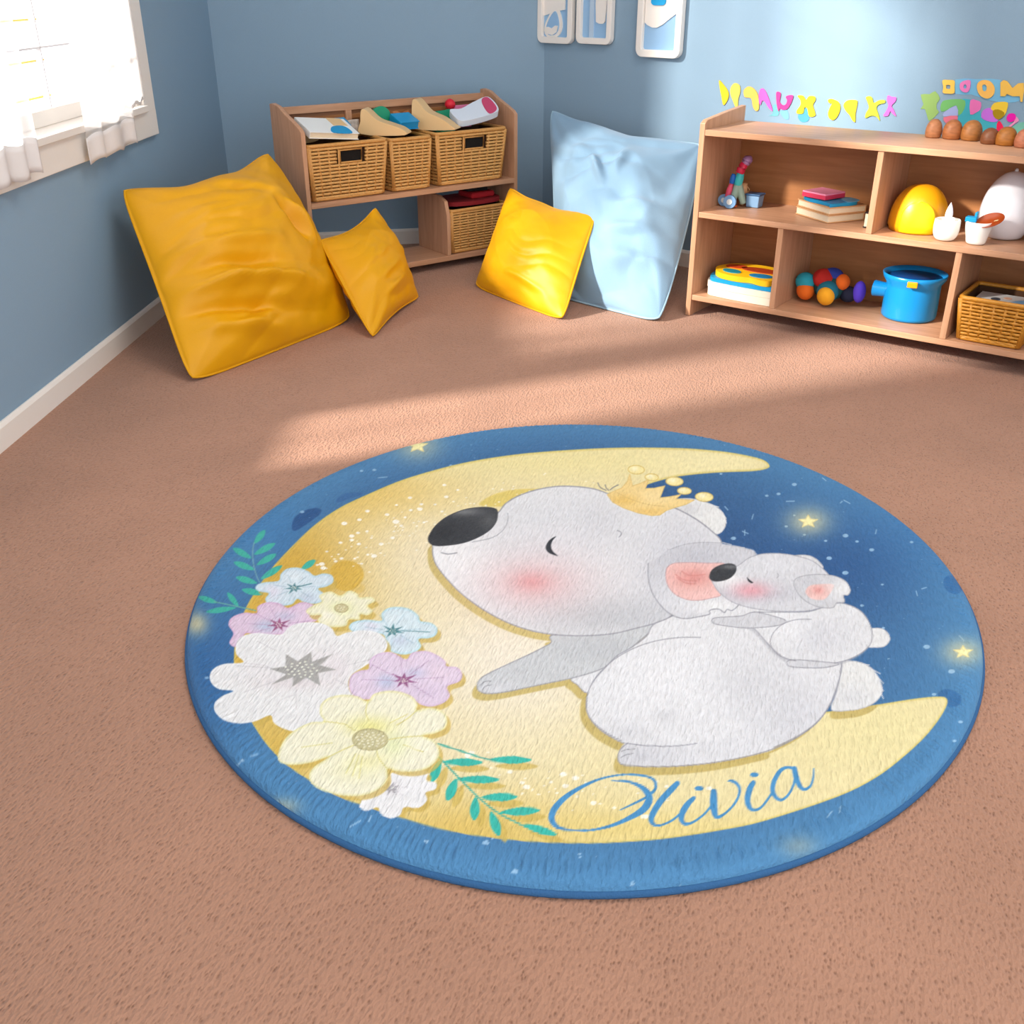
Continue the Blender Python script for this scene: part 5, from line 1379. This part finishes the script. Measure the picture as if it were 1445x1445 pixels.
stroke(K4([(845, 556), (850, 566), (842, 576)]), 0.9, (160, 160, 166), 0.8)
BE = K4([(920, 608), (930, 580), (975, 565), (1040, 560), (1110, 568), (1160, 592), (1182, 630), (1172, 655), (1150, 658), (1155, 688), (1120, 692), (1100, 714), (1040, 712), (985, 690), (945, 655)])
fill(BE, (204, 204, 208), 1, line=(168, 168, 174), lw=1.0, shade=[(1190, 832, 22, 14, (234, 234, 234), 0.9), (1140, 820, 14, 10, (196, 196, 202), 0.5)])
fill(K4([(974, 640), (995, 612), (1050, 605), (1105, 608), (1090, 645), (1060, 676), (1015, 676), (990, 665)]), (234, 196, 190), 1, 1.0, shade=[(1155, 833, 9, 6, (216, 132, 126), 0.6), (1176, 828, 12, 8, (232, 214, 212), 0.8)])

# crown
CR = (238, 208, 140)
crown = K4([(55, 190), (92, 172), (122, 160), (148, 130), (160, 95), (172, 150), (205, 140), (238, 125), (250, 118), (232, 162), (275, 160), (322, 150), (300, 205), (345, 200), (396, 190), (375, 210), (458, 216), (420, 236), (370, 250), (330, 264), (300, 285), (262, 288), (200, 276), (130, 252), (80, 225)])
fill(crown, CR, 1, 0.7, n=0, shade=[(925, 700, 30, 12, (246, 222, 166), 0.7), (880, 706, 20, 8, (228, 188, 104), 0.8), (915, 722, 30, 6, (230, 190, 110), 0.7)], line=(222, 190, 120), lw=0.9)
stroke(K4([(100, 180), (160, 210), (240, 235), (320, 245)]), 0.8, (210, 176, 110), 0.6)
for cx, cy, rx, ry in [(190, 75, 38, 20), (262, 110, 31, 16), (367, 129, 40, 20), (413, 173, 32, 16), (505, 201, 41, 21)]:
    fill(K4(ell(cx, cy, rx, ry, 3)), (242, 226, 160), 1, line=(212, 184, 104), lw=0.9, shade=[(840 + (cx - 8) / 3.284, 640 + (cy - 5) / 3.284, 5, 3, (252, 246, 214), 0.8)])

# leaves, first those behind the flowers
TL_ = (70, 178, 160)
for b_, t2 in [((393, 603), (448, 535)), ((392, 660), (500, 602)), ((378, 678), (285, 627)), ((395, 737), (288, 698)), ((405, 712), (505, 657)), ((408, 805), (300, 775)), ((425, 785), (535, 716)), ((440, 862), (330, 838)), ((632, 735), (705, 688))]:
    leaf(*K1([b_, t2]), 9, TL_)
stroke(K1([(392, 600), (385, 640), (388, 700), (402, 760), (420, 800)]), 1.4, (120, 170, 180), 0.9)
for b_, t2 in [((205, 905), (106, 874)), ((312, 925), (256, 853)), ((300, 930), (148, 952))]:
    leaf(*K1([b_, t2]), 8, TL_)
stroke(K1([(190, 900), (310, 925), (400, 945)]), 1.4, (110, 176, 160), 0.9)
SG = (206, 178, 92)
LV = [((255, 98), (397, 99), 11), ((105, 105), (236, 107), 11), ((150, 162), (291, 164), 11), ((230, 222), (350, 220), 12), ((292, 272), (424, 264), 12), ((366, 312), (480, 345), 11), ((98, 100), (66, 172), 13), ((150, 160), (118, 233), 14), ((213, 220), (207, 298), 14), ((262, 268), (290, 349), 14)]
for b_, t2, w in LV: leaf(*K5([b_, t2]), w, TL_, sh=(9, 9, SG))
for b_, t2, w in LV: leaf(*K5([b_, t2]), w, (66, 186, 170))
stroke(K5([(90, 46), (160, 68), (240, 94), (275, 99)]), 2.0, (66, 176, 160), 1)
stroke(K5([(90, 88), (150, 150), (225, 225), (290, 275), (375, 318)]), 2.0, (66, 176, 160), 1)

# flowers
def petals(pts, c, ec, sh, centre, veins=6, vc=(190, 190, 196), L_=26, wc=None):
    q = K2(pts)
    fill([(x + 5, y + 6) for x, y in q], (206, 176, 90), 0.75, 1.0, clip=MOON)
    cx, cy = K2([centre])[0]
    fill(q, c, 1, 0.8, n=5, shade=[(cx + a, cy + b, rx, ry, cc, st) for a, b, rx, ry, cc, st in sh], edge=ec, ew=4)
    return cx, cy
def spiky(cx, cy, R_, c, n=7, ph=0.3, dots=12, inner=0.42, dc=(236, 236, 226)):
    pts = []
    r0 = random.Random(n + int(cx))
    for k in range(2 * n):
        a = ph + k * math.pi / n
        r_ = R_ * (0.85 + 0.5 * r0.random()) if k % 2 == 0 else R_ * inner
        pts.append((cx + r_ * math.cos(a), cy + r_ * math.sin(a) * 0.62))
    fill(pts, c, 0.95, 0.7, n=0)
    for k in range(dots):
        a = k * 2.4; r_ = R_ * inner * 0.85 * math.sqrt((k + 0.5) / dots)
        dot(cx + r_ * math.cos(a), cy + r_ * math.sin(a) * 0.62, max(0.8, R_ * 0.055), dc, 0.95)
def veins(cx, cy, angs, r0, r1, c, a=0.5):
    for t in angs:
        t = math.radians(t)
        stroke([(cx + r0 * math.cos(t), cy + r0 * math.sin(t) * 0.62), (cx + r1 * math.cos(t + 0.06), cy + r1 * math.sin(t + 0.06) * 0.62)], 0.9, c, a, n=0)

BF = [(290, 290), (300, 272), (335, 262), (395, 255), (405, 225), (435, 200), (485, 196), (530, 212), (558, 232), (600, 222), (638, 232), (642, 262), (612, 282), (575, 292), (606, 318), (600, 345), (560, 360), (510, 352), (480, 338), (455, 362), (400, 370), (350, 362), (335, 338), (350, 312), (310, 305)]
cx, cy = petals(BF, (212, 226, 234), (176, 208, 222), [(-30, 5, 12, 10, (226, 218, 232), 0.7), (20, 14, 12, 8, (196, 206, 222), 0.7), (0, -16, 14, 8, (224, 232, 236), 0.7)], (466, 288))
veins(cx, cy, [190, 250, 300, 350, 40, 100, 140], 12, 30, (150, 180, 196)); spiky(cx, cy, 12, (78, 128, 136), dots=8)
stroke(K2([(480, 284), (545, 268)]), 1.3, (78, 128, 136), 0.8, n=0)
PF = [(168, 455), (185, 420), (240, 400), (295, 402), (300, 372), (345, 352), (400, 358), (440, 378), (500, 352), (560, 368), (590, 410), (560, 440), (500, 450), (470, 490), (400, 500), (300, 500), (245, 495), (225, 540), (195, 556), (172, 535), (190, 495)]
cx, cy = petals(PF, (224, 200, 220), (210, 170, 204), [(-18, 2, 16, 8, (180, 196, 218), 0.8), (10, -12, 16, 7, (190, 196, 220), 0.6), (40, -8, 16, 8, (232, 206, 224), 0.6)], (397, 455))
veins(cx, cy, [180, 215, 250, 300, 345, 150], 14, 44, (186, 150, 186)); spiky(cx, cy, 15, (158, 92, 130), dots=8)
YF = [(520, 392), (550, 368), (590, 350), (580, 322), (630, 303), (675, 322), (715, 300), (750, 312), (765, 330), (815, 328), (832, 348), (800, 368), (822, 392), (800, 412), (765, 408), (762, 432), (715, 432), (700, 460), (640, 466), (590, 455), (572, 432), (585, 412), (540, 412)]
cx, cy = petals(YF, (240, 236, 206), (228, 222, 160), [(0, 0, 16, 9, (222, 226, 150), 0.6), (-20, 10, 14, 6, (248, 244, 226), 0.8)], (680, 380))
fill(K2(ell(680, 380, 31, 19)), (206, 196, 150), 1, line=(176, 164, 120), lw=0.8)
for k in range(8): dot(cx + 6 * math.cos(k * 2.4) * math.sqrt(k / 8), cy + 4 * math.sin(k * 2.4) * math.sqrt(k / 8), 0.9, (238, 232, 200), 0.9)
BF2 = [(714, 468), (735, 442), (790, 432), (862, 436), (862, 405), (890, 380), (940, 374), (990, 384), (1028, 412), (1040, 438), (1085, 446), (1114, 470), (1108, 502), (1075, 516), (1030, 520), (1042, 552), (1015, 578), (960, 590), (905, 575), (885, 545), (870, 500), (800, 495), (745, 492)]
cx, cy = petals(BF2, (214, 230, 236), (172, 214, 226), [(-30, -6, 12, 10, (224, 220, 234), 0.7), (10, 14, 14, 9, (196, 206, 224), 0.7), (0, -18, 18, 8, (222, 234, 238), 0.7)], (912, 483))
veins(cx, cy, [190, 240, 290, 350, 40, 90], 14, 40, (150, 184, 200)); spiky(cx, cy, 14, (78, 132, 140), dots=10)
stroke(K2([(930, 482), (1010, 484), (1080, 488)]), 1.1, (78, 132, 140), 0.7, n=0)
WF = [(83, 690), (100, 655), (150, 632), (235, 625), (205, 590), (202, 550), (225, 510), (290, 492), (360, 497), (410, 497), (450, 460), (520, 443), (590, 448), (635, 470), (660, 505), (700, 492), (770, 480), (840, 488), (880, 520), (886, 560), (850, 600), (790, 640), (720, 690), (720, 760), (800, 830), (760, 890), (640, 900), (560, 920), (490, 938), (430, 930), (375, 900), (358, 865), (290, 892), (220, 902), (150, 888), (108, 850), (106, 810), (140, 778), (190, 755), (130, 748), (95, 725)]
cx, cy = petals(WF, (234, 233, 232), (240, 240, 240), [(-10, 20, 60, 10, (224, 212, 214), 0.6), (30, -14, 40, 16, (228, 220, 222), 0.5), (50, 0, 20, 16, (226, 214, 218), 0.5), (-60, 4, 30, 12, (230, 224, 226), 0.5)], (500, 655))
for a_, b_ in [((500, 560), (580, 480)), ((410, 700), (240, 760)), ((475, 740), (475, 840)), ((700, 640), (860, 600)), ((380, 570), (300, 530)), ((650, 700), (760, 760)), ((360, 650), (200, 640))]:
    stroke(K2([a_, b_]), 1.0, (206, 202, 204), 0.7, n=0)
for q in ([(370, 870), (400, 800), (480, 770)], [(660, 510), (640, 560), (600, 580)], [(240, 628), (330, 640), (380, 660)]):
    stroke(K2(q), 0.9, (212, 208, 210), 0.7)
fill(K2([(358, 655), (428, 643), (428, 588), (482, 620), (542, 578), (548, 622), (640, 588), (582, 638), (656, 658), (574, 674), (585, 732), (520, 694), (458, 736), (462, 692), (362, 726), (430, 680)]), (168, 166, 162), 0.95, 0.8, n=0)
for k in range(26):
    a = k * 2.4; r_ = 24 * math.sqrt((k + 0.5) / 26)
    dot(270 + 500 / 3.212 + r_ * math.cos(a), 740 + 658 / 3.212 + r_ * math.sin(a) * 0.5, 1.7, (230, 230, 216), 1)
PF2 = [(714, 725), (725, 685), (765, 662), (803, 655), (808, 615), (850, 585), (910, 580), (972, 612), (1000, 582), (1060, 573), (1110, 590), (1150, 618), (1158, 642), (1205, 648), (1228, 680), (1215, 712), (1160, 735), (1172, 775), (1145, 808), (1085, 826), (1030, 812), (975, 775), (900, 765), (830, 790), (765, 790), (725, 765)]
cx, cy = petals(PF2, (226, 208, 226), (214, 184, 214), [(-24, 2, 14, 10, (186, 196, 222), 0.8), (18, -10, 16, 8, (196, 196, 222), 0.7), (50, -10, 20, 12, (232, 212, 226), 0.6), (30, 16, 20, 8, (214, 196, 220), 0.5)], (962, 706))
veins(cx, cy, [178, 215, 262, 305, 350, 40], 14, 58, (176, 140, 176)); spiky(cx, cy, 17, (156, 96, 140), dots=10)
WS2 = [(730, 1228), (780, 1222), (850, 1190), (885, 1140), (940, 1118), (985, 1130), (1030, 1112), (1072, 1124), (1066, 1160), (1108, 1172), (1106, 1200), (1062, 1216), (1068, 1250), (1030, 1284), (965, 1282), (945, 1318), (900, 1332), (858, 1312), (845, 1282), (795, 1298), (762, 1280), (770, 1250)]
cx, cy = petals(WS2, (236, 235, 235), (238, 238, 240), [(0, 0, 14, 8, (214, 206, 212), 0.5)], (905, 1196))
veins(cx, cy, [190, 240, 300, 350, 40, 100, 140], 8, 26, (200, 196, 200)); spiky(cx, cy, 13, (160, 156, 160), n=8, dots=8)
YB = [(583, 860), (588, 815), (625, 785), (690, 772), (755, 780), (800, 802), (825, 770), (880, 755), (940, 757), (1000, 780), (1025, 815), (1022, 842), (1080, 830), (1140, 848), (1160, 885), (1148, 925), (1100, 948), (1050, 958), (1100, 980), (1124, 1020), (1115, 1065), (1070, 1105), (1000, 1122), (930, 1118), (890, 1108), (888, 1155), (850, 1200), (780, 1228), (690, 1230), (610, 1212), (550, 1180), (533, 1140), (555, 1100), (620, 1055), (540, 1080), (460, 1090), (405, 1080), (392, 1048), (415, 985), (465, 935), (540, 898), (600, 892)]
cx, cy = petals(YB, (242, 238, 212), (230, 224, 158), [(0, -18, 34, 14, (232, 226, 130), 0.7), (34, 8, 20, 16, (222, 230, 170), 0.6), (-45, 10, 30, 14, (240, 236, 200), 0.6), (-20, 45, 40, 16, (240, 236, 190), 0.6), (0, 30, 30, 12, (236, 230, 160), 0.5)], (808, 975))
for q in ([(600, 893), (690, 905), (740, 935)], [(800, 803), (790, 850), (805, 890)], [(1022, 842), (980, 880), (930, 910)], [(1050, 958), (960, 965), (895, 975)], [(888, 1108), (850, 1060), (840, 1025)], [(620, 1055), (690, 1020), (740, 1000)]):
    stroke(K2(q), 1.4, (222, 214, 140), 0.9)
for a_, b_ in [((700, 1130), (745, 1040)), ((760, 1150), (775, 1050)), ((730, 1140), (760, 1045)), ((960, 1000), (1050, 1030)), ((900, 900), (980, 860)), ((640, 990), (500, 1010))]:
    stroke(K2([a_, b_]), 1.0, (214, 206, 120), 0.7, n=0)
fill(K2(ell(810, 975, 80, 48)), (202, 194, 150), 1, 0.9, n=3, line=(180, 170, 124), lw=1.4)
for k in range(30):
    a = k * 2.4; r_ = 21 * math.sqrt((k + 0.5) / 30)
    dot(270 + 810 / 3.212 + r_ * math.cos(a), 740 + 975 / 3.212 + r_ * math.sin(a) * 0.55, 1.6, (240, 236, 208), 1)

# the name
TXT = (78, 146, 196)
def pen(pts): stroke(K7([(x, y, w / 3.6125) for x, y, w in pts]), None, TXT, 1.0, n=6)
def pen2(pts):
    stroke([(a[0], a[1], a[2]) for a in K7([(x, y, w / 3.6125) for x, y, w in pts])], None, TXT, 1.0, n=6)
pen2([(580, 212, 14), (597, 185, 13), (590, 150, 13), (555, 130, 10), (480, 119, 8), (400, 123, 8), (310, 143, 10), (220, 182, 17), (140, 232, 25), (85, 288, 31), (66, 335, 31), (78, 370, 25), (112, 393, 15), (180, 403, 10), (270, 402, 10), (370, 380, 15), (460, 342, 23), (530, 300, 33), (560, 260, 37), (560, 222, 35), (530, 187, 23), (480, 162, 13), (430, 152, 8), (372, 151, 4)])
pen2([(545, 238, 12), (480, 270, 9), (415, 300, 4)])
pen2([(708, 163, 24), (680, 192, 30), (630, 245, 31), (592, 300, 31), (574, 345, 27), (586, 372, 17), (620, 378, 10), (680, 353, 10), (730, 310, 10), (770, 265, 12), (797, 236, 8)])
pen2([(790, 240, 20), (760, 270, 28), (735, 310, 30), (728, 345, 26), (745, 370, 17), (785, 363, 11), (840, 325, 10), (880, 280, 10)])
fill(K7(ell(818, 190, 23, 12)), TXT, 1, 0.6, n=3)
pen2([(893, 207, 30), (892, 250, 37), (895, 300, 34), (907, 335, 20), (940, 325, 12), (985, 285, 10), (1015, 240, 11), (1025, 195, 13), (1010, 165, 15), (985, 152, 13), (968, 152, 7)])
pen2([(1095, 160, 22), (1078, 190, 29), (1065, 240, 29), (1072, 280, 25), (1095, 300, 15), (1130, 290, 11), (1165, 250, 10), (1192, 208, 9)])
fill(K7(ell(1100, 120, 22, 12)), TXT, 1, 0.6, n=3)
pen2([(1305, 92, 16), (1270, 82, 13), (1232, 100, 19), (1202, 150, 23), (1193, 200, 23), (1210, 235, 19), (1240, 248, 13), (1275, 220, 11), (1300, 170, 11), (1308, 125, 12)])
pen2([(1304, 90, 26), (1314, 135, 28), (1330, 175, 23), (1355, 195, 15), (1385, 178, 11), (1400, 135, 9), (1402, 90, 6)])

# mesh of the pile
nvx = (NU + 1) * (NV + 1)
me = bpy.data.meshes.new('pile')
co = np.stack([X.ravel() - RC[0], Y.ravel() - RC[1], Z.ravel()], 1).astype(np.float32)
ii = (np.arange(NV)[:, None] * (NU + 1) + np.arange(NU)[None, :]).ravel()
quads = np.stack([ii, ii + 1, ii + NU + 2, ii + NU + 1], 1).astype(np.int32)
me.vertices.add(nvx); me.vertices.foreach_set('co', co.ravel())
me.loops.add(quads.size); me.loops.foreach_set('vertex_index', quads.ravel())
me.polygons.add(len(quads)); me.polygons.foreach_set('loop_start', np.arange(0, quads.size, 4, dtype=np.int32))
me.update(calc_edges=True)
me.polygons.foreach_set('use_smooth', np.ones(len(quads), bool))
at = me.color_attributes.new('print', 'FLOAT_COLOR', 'POINT')
at.data.foreach_set('color', np.concatenate([lin(np.clip(Cc * 0.965, 0, 245)), np.ones((nvx, 1))], 1).astype(np.float32).ravel())
rm_ = bpy.data.materials.new('printed_rug_pile'); rm_.use_nodes = True
nt = rm_.node_tree; b = nt.nodes['Principled BSDF']
b.inputs['Roughness'].default_value = 0.9; b.inputs['Specular IOR Level'].default_value = 0.12; b.inputs['Sheen Weight'].default_value = 0.05
an = nt.nodes.new('ShaderNodeAttribute'); an.attribute_name = 'print'

tc = nt.nodes.new('ShaderNodeTexCoord'); mp = nt.nodes.new('ShaderNodeMapping')
m0 = nt.nodes.new('ShaderNodeMapping'); m0.inputs['Rotation'].default_value = (0, 0, math.radians(14)); mp.inputs['Scale'].default_value = (1.0, 0.27, 1)
nt.links.new(tc.outputs['Object'], m0.inputs[0]); nt.links.new(m0.outputs[0], mp.inputs[0])
nz = nt.nodes.new('ShaderNodeTexNoise'); nz.inputs['Scale'].default_value = 170; nz.inputs['Detail'].default_value = 2; nz.inputs['Roughness'].default_value = 0.5
nt.links.new(mp.outputs[0], nz.inputs['Vector'])
mr = nt.nodes.new('ShaderNodeMapRange'); mr.inputs['From Min'].default_value = 0.3; mr.inputs['From Max'].default_value = 0.7; mr.inputs['To Min'].default_value = 0.91; mr.inputs['To Max'].default_value = 1.05
vm = nt.nodes.new('ShaderNodeVectorMath'); vm.operation = 'SCALE'
nt.links.new(nz.outputs[0], mr.inputs[0]); nt.links.new(an.outputs['Color'], vm.inputs[0]); nt.links.new(mr.outputs[0], vm.inputs['Scale'])
nt.links.new(vm.outputs[0], b.inputs['Base Color'])
bp = nt.nodes.new('ShaderNodeBump'); bp.inputs['Strength'].default_value = 1.0; bp.inputs['Distance'].default_value = 0.005
nt.links.new(nz.outputs[0], bp.inputs['Height']); nt.links.new(bp.outputs[0], b.inputs['Normal'])
me.materials.append(rm_)
rug = thing('round_rug', 'thick round rug printed with sleeping koalas on a yellow moon and the name Olivia', 'rug', (RC[0], RC[1], 0))
po = bpy.data.objects.new('pile', me); COL.objects.link(po); po.parent = rug
# edge binding: a rounded band under the rim
bb = MB(); K_ = 220
prof = [(0.994, 0.0135), (1.0, 0.0135), (1.005, 0.011), (1.0065, 0.0065), (1.005, 0.002), (1.0, 0.0005), (0.96, 0.0005)]
vs, fs = [], []
for r_, z_ in prof:
    for k in range(K_):
        a = 2 * math.pi * k / K_
        vs.append((r_ * (math.cos(a) * ea[0] + math.sin(a) * eb[0]), r_ * (math.cos(a) * ea[1] + math.sin(a) * eb[1]), z_))
for i in range(len(prof) - 1):
    for k in range(K_):
        k2 = (k + 1) % K_
        fs.append((i * K_ + k, i * K_ + k2, (i + 1) * K_ + k2, (i + 1) * K_ + k))
o = bb.add(vs, fs).build('edge_binding', mat('blue_rug_binding', (46, 94, 140), 0.85, 0.3, 300), rug, smooth=True)
o['label'] = 'plain blue sewn edge band'
